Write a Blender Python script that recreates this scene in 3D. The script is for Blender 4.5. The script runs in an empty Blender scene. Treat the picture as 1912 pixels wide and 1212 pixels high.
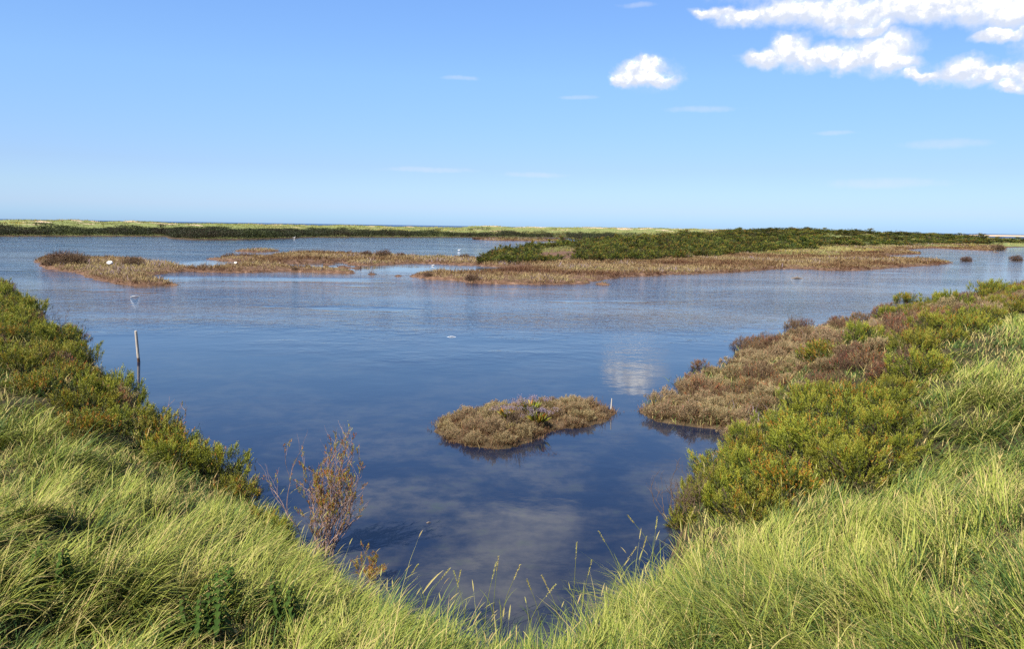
import bpy, math, random
import numpy as np
from mathutils import Matrix, Vector, Euler

R = math.radians
rng = np.random.default_rng(7)
random.seed(7)
scene = bpy.context.scene
col = scene.collection

# ------------------------------------------------------------------ camera
CAM_H = 3.4
F_PX, CX, CY = 1500.0, 956.0, 606.0
PITCH, ROLL = 6.95, 0.87
cam_d = bpy.data.cameras.new("camera")
cam_d.sensor_width = 36.0
cam_d.lens = 36.0 * F_PX / 1912.0
cam_d.clip_start = 0.05
cam_d.clip_end = 90000.0
cam = bpy.data.objects.new("camera", cam_d)
col.objects.link(cam)
CAM_R = Matrix.Rotation(R(90 - PITCH), 3, 'X') @ Matrix.Rotation(R(ROLL), 3, 'Z')
cam.matrix_world = Matrix.Translation((0, 0, CAM_H)) @ CAM_R.to_4x4()
scene.camera = cam
CR = np.array(CAM_R)

# ------------------------------------------------------------------ light
SUN_AZ, SUN_EL = 222.0, 47.0        # clockwise from +Y (the view direction)
scene.view_settings.view_transform = 'Standard'
scene.view_settings.look = 'None'
scene.view_settings.exposure = 1.12
scene.view_settings.gamma = 1.0
scene.render.engine = 'CYCLES'
scene.cycles.use_denoising = False
scene.cycles.max_bounces = 6
scene.cycles.diffuse_bounces = 2
scene.cycles.glossy_bounces = 3
scene.cycles.transmission_bounces = 4
scene.cycles.caustics_reflective = False
scene.cycles.caustics_refractive = False
scene.cycles.sample_clamp_indirect = 6.0

sun_d = bpy.data.lights.new("sun", 'SUN')
sun_d.energy = 4.6
sun_d.angle = R(0.53)
sun_d.color = (1.0, 0.955, 0.88)
sun = bpy.data.objects.new("sun", sun_d)
col.objects.link(sun)
sd = Vector((math.sin(R(SUN_AZ)) * math.cos(R(SUN_EL)), math.cos(R(SUN_AZ)) * math.cos(R(SUN_EL)), math.sin(R(SUN_EL))))
sun.rotation_euler = sd.to_track_quat('Z', 'Y').to_euler()
sun.location = (0, 0, 60)


class NT:
    """Small helper for wiring shader nodes."""
    def __init__(s, tree):
        s.t = tree
        s.n = tree.nodes
        s.l = tree.links

    def new(s, typ, **kw):
        n = s.n.new(typ)
        for k, v in kw.items():
            setattr(n, k, v)
        return n

    def put(s, sock, v):
        if isinstance(v, bpy.types.NodeSocket):
            s.l.new(v, sock)
        elif v is not None:
            sock.default_value = v

    def m(s, op, a, b=None, c=None, clamp=False):
        n = s.new('ShaderNodeMath', operation=op)
        n.use_clamp = clamp
        for i, v in enumerate((a, b, c)):
            s.put(n.inputs[i], v)
        return n.outputs[0]

    def v(s, op, a, b=None, c=None, out=0):
        n = s.new('ShaderNodeVectorMath', operation=op)
        for i, v in enumerate((a, b, c)):
            s.put(n.inputs[i], v)
        return n.outputs[out]

    def ramp(s, fac, stops, interp='LINEAR'):
        n = s.new('ShaderNodeValToRGB')
        cr = n.color_ramp
        cr.interpolation = interp
        while len(cr.elements) > 1:
            cr.elements.remove(cr.elements[-1])
        for i, (p, c) in enumerate(stops):
            e = cr.elements[0] if i == 0 else cr.elements.new(p)
            e.position = p
            e.color = (c[0], c[1], c[2], 1)
        s.put(n.inputs[0], fac)
        return n.outputs[0]

    def noise(s, vec, scale, detail=3, rough=0.5, dist=0.0, dims='3D'):
        n = s.new('ShaderNodeTexNoise', noise_dimensions=dims)
        s.put(n.inputs['Vector'], vec)
        s.put(n.inputs['Scale'], scale)
        s.put(n.inputs['Detail'], detail)
        s.put(n.inputs['Roughness'], rough)
        s.put(n.inputs['Distortion'], dist)
        return n.outputs['Fac']

    def sstep(s, x, a, b):
        n = s.new('ShaderNodeMapRange', interpolation_type='SMOOTHSTEP')
        s.put(n.inputs['Value'], x)
        s.put(n.inputs['From Min'], a)
        s.put(n.inputs['From Max'], b)
        return n.outputs['Result']

    def mix(s, fac, a, b, mode='MIX'):
        n = s.new('ShaderNodeMix', data_type='RGBA', blend_type=mode)
        s.put(n.inputs['Factor'], fac)
        for sock, v in ((n.inputs['A'], a), (n.inputs['B'], b)):
            if isinstance(v, tuple) and len(v) == 3:
                v = (*v, 1)
            pass
            socks = [q for q in n.inputs if q.name == sock.name and q.type == 'RGBA']
            s.put(socks[0], v)
        return [q for q in n.outputs if q.type == 'RGBA'][0]


def pix_dir(px, py):
    px = np.asarray(px, float)
    py = np.asarray(py, float)
    d = np.stack([(px - CX) / F_PX, -(py - CY) / F_PX, -np.ones_like(px)], -1)
    return d @ CR.T


def azel(px, py):
    d = pix_dir(px, py)
    return math.degrees(math.atan2(d[0], d[1])), math.degrees(math.atan2(d[2], math.hypot(d[0], d[1])))


# ------------------------------------------------------------------ world: sky and distant clouds by compass direction
world = bpy.data.worlds.new("World")
scene.world = world
world.use_nodes = True
wt = NT(world.node_tree)
bg = world.node_tree.nodes['Background']
bg.inputs['Strength'].default_value = 0.086
sky = wt.new('ShaderNodeTexSky', sky_type='NISHITA')
sky.sun_disc = False
sky.sun_elevation = R(SUN_EL)
sky.sun_rotation = R(SUN_AZ)
sky.dust_density = 0.3
sky.ozone_density = 2.0
tc = wt.new('ShaderNodeTexCoord').outputs['Generated']
dn = wt.v('NORMALIZE', tc)
sx = wt.new('ShaderNodeSeparateXYZ')
wt.put(sx.inputs[0], dn)
el = wt.m('MULTIPLY', wt.m('ARCSINE', sx.outputs[2]), 57.29578)
az = wt.m('MULTIPLY', wt.m('ARCTAN2', sx.outputs[0], sx.outputs[1]), 57.29578)
tint = wt.ramp(wt.m('DIVIDE', el, 40.0, clamp=True),
               [(0.0, (.365, .595, 1.15)), (0.012, (.39, .61, 1.12)), (0.03, (.45, .60, 1.02)), (0.06, (.48, .61, .92)), (0.10, (.50, .60, .87)), (0.25, (.63, .78, .98)), (0.4, (.66, .84, 1.12)),
                (0.7, (.55, .74, 1.05)), (1.0, (.50, .68, 1.0))])
skyc = wt.mix(1.0, sky.outputs[0], tint, 'MULTIPLY')
az_f = wt.m('SUBTRACT', 1.0, wt.m('MULTIPLY', wt.sstep(az, -30.0, 45.0), 0.17))
skyc = wt.v('SCALE', skyc, None)
skyc.node.inputs['Scale'].default_value = 1.0
wt.l.new(az_f, skyc.node.inputs['Scale'])

cmb = wt.new('ShaderNodeCombineXYZ')
wt.put(cmb.inputs[0], az)
wt.put(cmb.inputs[1], el)
ang = cmb.outputs[0]
# cumulus lobes: centre and half size in pixels of the photograph, turned into degrees of azimuth and elevation
lobes = [
    (1195, 138, 48, 24), (1203, 136, 34, 24), (1210, 124, 26, 18), (1172, 148, 30, 13), (1222, 150, 34, 10),
    (1425, 106, 32, 14), (1476, 96, 30, 20), (1530, 106, 55, 18), (1585, 112, 66, 17), (1640, 100, 46, 26), (1668, 122, 40, 9),
    (1335, 22, 34, 7), (1400, 28, 50, 12), (1480, 18, 60, 20), (1580, 26, 80, 20), (1700, 10, 90, 24), (1820, 6, 90, 24), (1900, 20, 60, 22), (1880, 66, 40, 9), (1620, 52, 40, 10),
    (1725, 140, 32, 8), (1790, 133, 34, 15), (1860, 138, 44, 14), (1892, 160, 26, 8), (1960, 130, 50, 20), (2060, 60, 80, 40),
    (1560, -110, 200, 60), (1900, -100, 240, 60),
]
low = wt.noise(ang, 0.42, 3, 0.55)
fine = wt.noise(ang, 1.5, 6, 0.62)
wob = wt.new('ShaderNodeTexNoise')
wt.put(wob.inputs['Vector'], ang)
wob.inputs['Scale'].default_value = 0.55
wob.inputs['Detail'].default_value = 5
wv = wt.v('MULTIPLY', wt.v('SUBTRACT', wob.outputs['Color'], (0.5, 0.5, 0.5)), (2.3, 1.8, 0))
angw = wt.v('ADD', ang, wv)


def lobe_field(lst, vec):
    acc = None
    for (px, py, a, b) in lst:
        ca, ce = azel(px, py)
        ra, re = math.degrees(a / F_PX), math.degrees(b / F_PX)
        q = wt.v('MULTIPLY_ADD', vec, (1 / ra, 1 / re, 0), (-ca / ra, -ce / re, 0))
        dd = wt.v('DOT_PRODUCT', q, q, out=1)
        acc = dd if acc is None else wt.new_smin(acc, dd)
    return acc


def _smin(a, b):
    n = wt.new('ShaderNodeMath', operation='SMOOTH_MIN')
    wt.put(n.inputs[0], a)
    wt.put(n.inputs[1], b)
    n.inputs[2].default_value = 0.45
    return n.outputs[0]


wt.new_smin = _smin
fld = lobe_field(lobes, angw)
fld = wt.m('ADD', fld, wt.m('MULTIPLY', wt.m('SUBTRACT', fine, 0.5), 2.3))
fld = wt.m('ADD', fld, wt.m('MULTIPLY', wt.m('SUBTRACT', low, 0.5), 1.2))
a_cum = wt.m('SUBTRACT', 1.0, wt.sstep(fld, 0.1, 1.7))
# grey base of the cumulus: the same lobes seen a little higher
fld2 = lobe_field([(x, y - 0.55 * b, a * 0.85, b * 0.8) for (x, y, a, b) in lobes[:25]], angw)
puff = wt.noise(wt.v('ADD', ang, (0.35, -0.45, 0)), 1.5, 5, 0.6)
core = wt.m('ADD', wt.m('MULTIPLY', fld2, 0.42), wt.m('MULTIPLY', wt.m('SUBTRACT', puff, fine), 2.6))
core = wt.m('ADD', core, wt.m('MULTIPLY', wt.m('SUBTRACT', low, 0.5), 1.2))
cumc = wt.ramp(core, [(0.0, (1.0, .99, .98)), (0.12, (.70, .71, .74)), (0.32, (.58, .60, .66)), (0.75, (.46, .50, .59))])
cumc = wt.mix(1.0, cumc, (8.6, 8.6, 8.6), 'MULTIPLY')
a_veil = wt.m('MULTIPLY', wt.m('SUBTRACT', 1.0, wt.sstep(fld, 0.6, 2.8)), 0.5)
# thin streak clouds low over the sea
stk = [(1310, 203, 60, 6), (1765, 268, 62, 8), (1650, 342, 90, 9), (1080, 181, 40, 4), (800, 316, 80, 5), (860, 145, 35, 4), (1190, 8, 30, 5), (1560, 248, 30, 4), (1000, 326, 60, 5)]
f3 = lobe_field(stk, wt.v('ADD', ang, wt.v('MULTIPLY', wv, (1.0, 0.18, 0))))
f3 = wt.m('ADD', f3, wt.m('MULTIPLY', wt.m('SUBTRACT', fine, 0.5), 1.5))
a_stk = wt.m('MULTIPLY', wt.m('SUBTRACT', 1.0, wt.sstep(f3, -0.6, 1.6)), 0.34)
# scattered cloud higher up, above the frame, which the pond mirrors
up = wt.v('MULTIPLY', ang, (0.5, 1.0, 0))
hi = wt.noise(up, 0.085, 5, 0.55)
hi2 = [(1000, -215, 95, 60), (1060, -180, 50, 35), (900, -330, 130, 50), (700, -600, 260, 80), (1250, -520, 220, 70), (420, -70, 0.1, 0.1)]
f4 = lobe_field(hi2[:5], angw)
f4 = wt.m('ADD', f4, wt.m('MULTIPLY', wt.m('SUBTRACT', fine, 0.5), 2.0))
a_hi = wt.m('MULTIPLY', wt.m('SUBTRACT', 1.0, wt.sstep(f4, -0.4, 2.0)), 0.42)
a_hi2 = wt.m('MULTIPLY', wt.m('MULTIPLY', wt.sstep(hi, 0.5, 0.68), wt.sstep(el, 25.0, 38.0)), 0.7)
cc = wt.mix(a_stk, skyc, (4.4, 4.6, 5.2))
cc = wt.mix(a_hi2, cc, (2.9, 3.0, 3.3))
cc = wt.mix(a_hi, cc, (9.5, 9.3, 9.0))
cc = wt.mix(wt.m('MULTIPLY', a_veil, wt.sstep(az, 7.0, 14.0)), cc, (4.5, 4.75, 5.4))
cc = wt.mix(a_cum, cc, cumc)
wt.l.new(cc, bg.inputs['Color'])


# ------------------------------------------------------------------ numpy helpers
def vnoise(x, y, seed=0):
    xi = np.floor(x).astype(np.int64)
    yi = np.floor(y).astype(np.int64)
    fx, fy = x - xi, y - yi
    u = fx * fx * (3 - 2 * fx)
    v = fy * fy * (3 - 2 * fy)

    def h(a, b):
        n = (a * 374761393 + b * 668265263 + seed * 1442695041) & 0xffffffff
        n = ((n ^ (n >> 13)) * 1274126177) & 0xffffffff
        return ((n ^ (n >> 16)) & 0xffff) / 65535.0
    return (h(xi, yi) * (1 - u) + h(xi + 1, yi) * u) * (1 - v) + (h(xi, yi + 1) * (1 - u) + h(xi + 1, yi + 1) * u) * v


def fbm(x, y, scale, octv=4, seed=0):
    s, a, t = 0, 1.0, 0
    for i in range(octv):
        s = s + a * vnoise(x * scale * 2 ** i + 17.3 * i, y * scale * 2 ** i - 9.1 * i, seed + i)
        t += a
        a *= 0.5
    return s / t * 2 - 1


def sstep(a, b, x):
    t = np.clip((x - a) / (b - a), 0, 1)
    return t * t * (3 - 2 * t)


def at(px, py, z=0.0):
    """Point of the plane at height z under a pixel of the photograph."""
    d = pix_dir(px, py)
    k = (z - CAM_H) / d[..., 2]
    return np.stack([d[..., 0] * k, d[..., 1] * k], -1)


def plan(lst, z=0.0):
    a = np.array(lst, float)
    return at(a[:, 0], a[:, 1], z)


def horizon(px):
    return 424.3 + (px - 956) * 0.01519


def sdist(x, y, poly):
    """Signed distance to a polygon, positive inside."""
    best = np.full(x.shape, 1e18)
    ins = np.zeros(x.shape, bool)
    n = len(poly)
    for i in range(n):
        ax, ay = poly[i]
        bx, by = poly[(i + 1) % n]
        ex, ey = bx - ax, by - ay
        t = np.clip(((x - ax) * ex + (y - ay) * ey) / max(ex * ex + ey * ey, 1e-12), 0, 1)
        d = (x - ax - t * ex) ** 2 + (y - ay - t * ey) ** 2
        np.minimum(best, d, out=best)
        c = (ay > y) != (by > y)
        if abs(ey) > 1e-12:
            ins ^= c & (x < ex * (y - ay) / ey + ax)
    return np.where(ins, 1, -1) * np.sqrt(best)


# ------------------------------------------------------------------ plan of the land
near_edge = [(-60, 505), (0, 528), (70, 585), (150, 625), (205, 690), (290, 752), (345, 795), (400, 818), (450, 862), (480, 900), (560, 970), (640, 1025), (700, 1075), (770, 1105), (850, 1150), (950, 1178), (1040, 1168), (1110, 1110), (1180, 1060), (1250, 1005)]
right_low = [(1290, 960), (1310, 900), (1350, 850), (1385, 810), (1360, 797), (1300, 792), (1230, 782), (1198, 765), (1215, 752), (1280, 738), (1262, 712), (1300, 700), (1362, 684), (1385, 655), (1430, 640), (1480, 622), (1560, 608)]
right_far = [(1640, 585), (1700, 574), (1780, 566), (1800, 552), (1912, 534), (2000, 524), (2200, 515)]
NEAR = np.concatenate([np.array([[-300., 120.], [-90., 62.]]), plan(near_edge, 0.42), plan(right_low, 0.05), plan(right_far, 0.35), np.array([[200., 120.], [400., 120.], [400., -200.], [-300., -200.]])])
PROM = plan([(1180, 800), (1180, 700), (1340, 640), (1480, 600), (1600, 570), (1680, 600), (1690, 660), (1600, 700), (1480, 770), (1400, 830), (1330, 830)], 0.1)
ISLE_A = plan([(64, 489), (80, 498), (110, 506), (140, 509), (174, 522), (214, 531), (248, 536), (291, 534), (335, 533), (321, 527), (290, 522), (254, 518), (284, 513), (318, 509.5), (355, 507), (402, 508.5), (468, 509), (535, 507), (576, 508.5), (640, 511), (668, 510), (655, 505), (600, 503.5), (569, 501.5), (535, 497), (525, 492.5), (580, 492), (640, 488.8), (655, 494), (690, 496), (724, 494), (774, 492), (807, 492), (847, 495), (894, 496),
               (905, 486), (880, 483), (854, 481), (827, 482), (791, 482), (757, 479), (700, 477), (640, 474), (569, 472), (532, 473.5), (500, 480), (452, 480), (418, 481), (385, 484.5), (415, 487), (440, 489), (442, 495), (418, 498), (395, 503), (355, 502), (335, 496), (285, 491), (254, 485), (167, 482), (84, 480)])
ISLE_B = plan([(442, 470), (480, 471), (515, 470), (520, 468.6), (480, 467.5), (445, 468.5)])
ISLE_C = plan([(757, 515.5), (794, 521), (827, 522.5), (854, 524.2), (874, 527.5), (924, 530), (975, 531), (1042, 531.6), (1098, 530.4), (1095, 526), (1125, 523.5), (1162, 517), (1226, 514.6), (1280, 512), (1339, 510), (1406, 506.5), (1459, 501.5), (1506, 502.5), (1546, 505.5), (1607, 505), (1674, 500), (1741, 495.5), (1781, 491), (1757, 487.5), (1707, 485), (1667, 482.5), (1640, 478), (1674, 476.2), (1724, 474.2), (1707, 471), (1684, 466.5), (1741, 463.5), (1794, 466), (1848, 468.5), (1870, 465), (1880, 461.5), (1700, 452), (1400, 448), (1150, 449), (1060, 455), (960, 466), (905, 478), (893, 488), (894, 496), (941, 499), (985, 498), (1000, 502), (975, 504), (941, 506), (900, 509.5), (854, 511), (827, 508), (800, 510), (784, 510.5)])
FAR = plan([(-900, 428), (-400, 435.5), (0, 440.8), (200, 441), (310, 441.3), (316, 445), (360, 447.2), (450, 447.2), (500, 446.3), (556, 444.6), (566, 443.2), (640, 442.7), (800, 442.9), (1052, 443.7), (1085, 447), (1120, 455), (1300, 465), (1600, 470), (1684, 465), (1741, 462.5), (1794, 465), (1848, 466), (1870, 462.3), (1912, 461.3), (2300, 466), (2700, 470),
            (2700, 461), (2300, 457), (1912, 451), (1850, 448.3), (1800, 444.8), (1780, 442.5), (1600, 441.6), (1300, 440.5), (900, 436.6), (400, 430.), (0, 425.), (-900, 412.)])
SPIT = plan([(1740, 439.9), (1900, 441.9), (2500, 452.), (2500, 450.0), (1900, 440.6), (1740, 438.9)])
DARK = plan([(881, 446.3), (900, 448.0), (930, 449.3), (980, 450.0), (1050, 450.3), (1060, 448.6), (1000, 447.0), (930, 445.6), (895, 445.4)])
POOLBITS = [(x, y, w) for x, y, w in [(695, 512, 9), (722, 513.5, 6), (744, 515.5, 13), (605, 498, 8), (640, 500, 16), (666, 501, 4), (612, 493, 10), (1125, 531.5, 9), (1594, 498, 0), (1804, 487, 8), (1897, 486, 10), (1864, 466.5, 12), (1858, 471.5, 6)] if w]
SMALL = plan([(818, 806), (840, 822), (880, 835), (930, 838), (985, 826), (1008, 808), (1040, 800), (1090, 796), (1130, 785), (1141, 772), (1120, 758), (1060, 752), (990, 762), (930, 762), (870, 772), (830, 786)], 0.0)
RIDGE = plan([(892, 495), (940, 497), (991, 495), (1060, 490), (1120, 492), (1200, 489.5), (1300, 484), (1400, 477), (1440, 472), (1500, 468), (1580, 463), (1700, 460), (1900, 459), (2300, 462), (2300, 457), (1900, 453), (1700, 452), (1400, 450), (1150, 452), (1060, 460), (960, 470), (905, 482)])
CREST = np.array([(-900, 398), (-300, 405), (0, 410.5), (100, 412), (140, 410.5), (200, 414), (250, 412.5), (300, 415), (340, 417), (400, 417.5), (470, 418.5), (500, 419.5), (600, 421), (700, 420), (740, 422.5), (800, 423), (880, 421), (900, 419.5), (925, 418.5), (960, 421), (1020, 420.5), (1100, 423), (1200, 426), (1300, 428), (1430, 431), (1500, 431), (1560, 432), (1600, 434.5), (1700, 437), (1800, 440), (1870, 446), (2300, 452)], float)
_cr_az = np.array([azel(a, 440)[0] for a in CREST[:, 0]])
_cr_D = np.interp(CREST[:, 0], [0, 400, 900, 1200, 1800], [225, 250, 300, 330, 380])
_cr_h = CAM_H - (CREST[:, 1] - horizon(CREST[:, 0])) / 1500.0 * _cr_D


HOLLOWS = [(*at(px, py, 1.5), r, d) for px, py, r, d in [(1850, 985, 0.42, -0.50), (1740, 930, 0.55, 0.28), (1880, 900, 0.5, 0.2), (1690, 1040, 0.3, -0.3), (1560, 960, 0.6, 0.12), (120, 1050, 0.3, -0.18), (270, 1020, 0.28, -0.18),
                                                         (470, 1080, 0.22, -0.22), (1840, 770, 0.7, -0.4), (1650, 900, 0.45, -0.35), (1480, 1150, 0.2, -0.2), (1780, 1150, 0.25, -0.25), (600, 1180, 0.2, -0.2)]]


def ground_parts(x, y):
    s1 = sdist(x, y, NEAR)
    prom = sstep(-0.8, 0.9, sdist(x, y, PROM))
    far_low = sstep(14, 34, np.hypot(x, y))
    H = 1.75 - 0.75 * far_low
    k = 2.9 + 2.0 * far_low
    H = H * (1 - prom) + 0.34 * prom
    hum = fbm(x, y, 0.5, 3, 3) * 0.34 + fbm(x, y, 1.4, 2, 5) * 0.16
    zn = 0.03 + H * (1 - np.exp(-np.maximum(s1, 0) / k)) + hum * sstep(0.1, 2.0, s1) * (1 - 0.75 * prom)
    for hx, hy, hr, hd in HOLLOWS:
        zn = zn + hd * np.exp(-((x - hx) ** 2 + (y - hy) ** 2) / hr ** 2) * sstep(0.2, 1.5, s1)
    zn = np.where(s1 > 0, zn, np.maximum(-0.7, s1 * 0.6 + 0.03))
    return zn, s1, prom


def hgt(x, y, parts=False):
    x = np.asarray(x, float)
    y = np.asarray(y, float)
    zn, s1, prom = ground_parts(x, y)
    r = np.hypot(x, y)
    z = zn
    sI = np.full(x.shape, -50.0)
    sF = np.full(x.shape, -500.0)
    sR = np.full(x.shape, -50.0)
    m = (r > 9) & (y > 0)
    if m.any():
        xm, ym = x[m], y[m]
        wig = fbm(xm, ym, 0.35, 3, 21)
        si = np.full(xm.shape, -50.0)
        for P in (ISLE_A, ISLE_B, ISLE_C, DARK):
            si = np.maximum(si, sdist(xm, ym, P))
        for (px, py, w) in POOLBITS:
            c = at(px, py)
            hw = w / 1500.0 * math.hypot(c[0], c[1])
            si = np.maximum(si, hw * 0.9 - np.hypot(xm - c[0], (ym - c[1]) * 0.8))
        ss = sdist(xm, ym, SMALL)
        si = np.maximum(si + wig * np.minimum(0.5, ym / 120) + 0.28 * fbm(xm, ym, 1.3, 3, 22) * np.clip(ym / 50, 0.2, 1), ss * 0.8 + 0.10 * fbm(xm, ym, 2.2, 3, 23))
        zi = np.where(si > 0, 0.02 + 0.2 * (1 - np.exp(-si / 0.5)) + 0.05 * fbm(xm, ym, 0.8, 3, 31), np.maximum(-0.7, si * 0.5 + 0.02))
        sr = sdist(xm, ym, RIDGE)
        zi = zi + 1.15 * sstep(0.0, 22, sr)
        sf = sdist(xm, ym, FAR)
        azm = np.degrees(np.arctan2(xm, ym))
        hc = np.interp(azm, _cr_az, _cr_h) - 0.42
        dn_ = fbm(xm, ym, 0.05, 4, 41)
        rise = sstep(6, 62, sf)
        zf = np.where(sf > 0, 0.1 + 0.5 * sstep(0, 14, sf) + (hc - 0.6) * rise * (1 + 0.16 * dn_ * (1 - 0.4 * rise)) + 0.50 * fbm(xm, ym, 0.13, 3, 43) * rise, np.maximum(-0.8, sf * 0.3 + 0.05))
        sp = sdist(xm, ym, SPIT)
        zs = np.where(sp > 0, 1.6 * sstep(0, 60, sp) + 0.2, -0.8)
        zz = np.maximum(np.maximum(zi, zf), zs)
        z = z.copy()
        z[m] = np.maximum(z[m], zz)
        sI[m] = si
        sF[m] = np.maximum(sf, np.where(sp > 0, 70., -500.))
        sR[m] = sr
    if parts:
        return z, s1, prom, sI, sF, sR
    return z


def ground_at(px, py):
    """Where the line of sight through a pixel of the photograph meets the ground."""
    d = pix_dir(px, py)
    d = d / math.hypot(d[0], d[1])
    t = np.geomspace(1.0, 900.0, 3000)
    x, y, zr = d[0] * t, d[1] * t, CAM_H + d[2] * t
    g = np.maximum(hgt(x, y), 0.0)
    i = int(np.argmax(zr <= g))
    if zr[i] > g[i]:
        i = len(t) - 1
    return float(x[i]), float(y[i]), float(g[i])


# ------------------------------------------------------------------ object helpers
def tag(o, label=None, cat=None, group=None, kind=None):
    if label:
        o["label"] = label
    if cat:
        o["category"] = cat
    if group:
        o["group"] = group
    if kind:
        o["kind"] = kind
    return o


def empty(name, loc=(0, 0, 0), rz=0.0):
    o = bpy.data.objects.new(name, None)
    o.empty_display_size = 0.2
    o.location = loc
    o.rotation_euler = (0, 0, rz)
    col.objects.link(o)
    return o


def mesh_np(name, V, Fq, mat, tint=None, parent=None, smooth=False, attrs=None):
    """V (n,3), Fq (m,4) -> one mesh object."""
    me = bpy.data.meshes.new(name)
    V = np.ascontiguousarray(V, np.float32)
    Fq = np.ascontiguousarray(Fq, np.int32)
    k = Fq.shape[1]
    me.vertices.add(len(V))
    me.vertices.foreach_set("co", V.ravel())
    me.loops.add(Fq.size)
    me.loops.foreach_set("vertex_index", Fq.ravel())
    me.polygons.add(len(Fq))
    me.polygons.foreach_set("loop_start", np.arange(0, Fq.size, k, dtype=np.int32))
    me.polygons.foreach_set("use_smooth", np.full(len(Fq), smooth))
    me.update(calc_edges=True)
    at_ = dict(attrs or {})
    if tint is not None:
        at_['tint'] = tint
    for an, av in at_.items():
        a = me.attributes.new(an, 'FLOAT', 'POINT')
        a.data.foreach_set('value', np.ascontiguousarray(av, np.float32))
    me.materials.append(mat)
    o = bpy.data.objects.new(name, me)
    col.objects.link(o)
    if parent is not None:
        o.parent = parent
    return o


def norm(a):
    return a / np.maximum(np.linalg.norm(a, axis=-1, keepdims=True), 1e-9)


def blades(root, L, az_, th0, th1, W, S, tint, twist=None, belly=False):
    """Curved tapering strips. Returns V, F, tint."""
    N = len(root)
    t = np.linspace(0, 1, S + 1)
    th = th0[:, None] + (th1 - th0)[:, None] * t[None, :] ** 1.2
    ds = (L / S)[:, None]
    mid = (th[:, 1:] + th[:, :-1]) / 2
    hx = np.concatenate([np.zeros((N, 1)), np.cumsum(np.sin(mid) * ds, 1)], 1)
    hz = np.concatenate([np.zeros((N, 1)), np.cumsum(np.cos(mid) * ds, 1)], 1)
    cx, sy = np.cos(az_)[:, None], np.sin(az_)[:, None]
    P = np.stack([root[:, 0:1] + hx * cx, root[:, 1:2] + hx * sy, root[:, 2:3] + hz], -1)
    a2 = az_ + np.pi / 2 + (twist if twist is not None else rng.uniform(-0.9, 0.9, N))
    side = np.stack([np.cos(a2), np.sin(a2), np.zeros(N)], -1)[:, None, :]
    if belly:
        prof = np.interp(t, [0, 0.15, 0.5, 0.85, 1.0], [0.35, 0.9, 1.0, 0.6, 0.1])
    else:
        prof = np.interp(t, [0, 0.35, 0.7, 1.0], [0.8, 1.0, 0.65, 0.04])
    w = (W[:, None] * prof[None, :])[..., None] * 0.5
    V = np.stack([P - side * w, P + side * w], 2).reshape(-1, 3)
    base = (np.arange(N) * (S + 1) * 2)[:, None] + (np.arange(S) * 2)[None, :]
    F = np.stack([base, base + 1, base + 3, base + 2], -1).reshape(-1, 4)
    T = np.repeat(tint, (S + 1) * 2)
    return V, F, T, P


class Bag:
    def __init__(s):
        s.V, s.F, s.T, s.n = [], [], [], 0

    def add(s, V, F, T, *_):
        s.V.append(V)
        s.F.append(F + s.n)
        s.T.append(T)
        s.n += len(V)

    def build(s, name, mat, parent=None, smooth=False):
        return mesh_np(name, np.concatenate(s.V), np.concatenate(s.F), mat, np.concatenate(s.T), parent, smooth)


def leaves(P, D, L, W, tint, roll=None):
    """One pointed quad (kite) per leaf."""
    N = len(P)
    ref = norm(rng.normal(size=(N, 3)))
    s = norm(np.cross(D, ref))
    n = np.cross(s, D)
    L_, W_ = L[:, None], W[:, None]
    V = np.stack([P, P + D * L_ * 0.55 + s * W_ * 0.5 + n * L_ * 0.04, P + D * L_, P + D * L_ * 0.55 - s * W_ * 0.5 + n * L_ * 0.04], 1).reshape(-1, 3)
    F = np.arange(N * 4).reshape(-1, 4)
    return V, F, np.repeat(tint, 4)


def tube(path, rad, sides=5, tint=0.5):
    path = np.asarray(path, float)
    n = len(path)
    rad = np.broadcast_to(np.asarray(rad, float), (n,))
    d = norm(np.gradient(path, axis=0))
    ref = np.array([0.31, 0.87, 0.38])
    a = norm(np.cross(d, ref))
    b = np.cross(d, a)
    ph = np.arange(sides) * 2 * np.pi / sides
    V = path[:, None, :] + rad[:, None, None] * (np.cos(ph)[None, :, None] * a[:, None, :] + np.sin(ph)[None, :, None] * b[:, None, :])
    V = V.reshape(-1, 3)
    i = np.arange(n - 1)[:, None] * sides
    j = np.arange(sides)[None, :]
    j2 = (j + 1) % sides
    F = np.stack([i + j, i + j2, i + sides + j2, i + sides + j], -1).reshape(-1, 4)
    return V, F, np.full(len(V), tint)


# ------------------------------------------------------------------ materials
def mat_new(name):
    m = bpy.data.materials.new(name)
    m.use_nodes = True
    t = NT(m.node_tree)
    p = m.node_tree.nodes['Principled BSDF']
    return m, t, p


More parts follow.
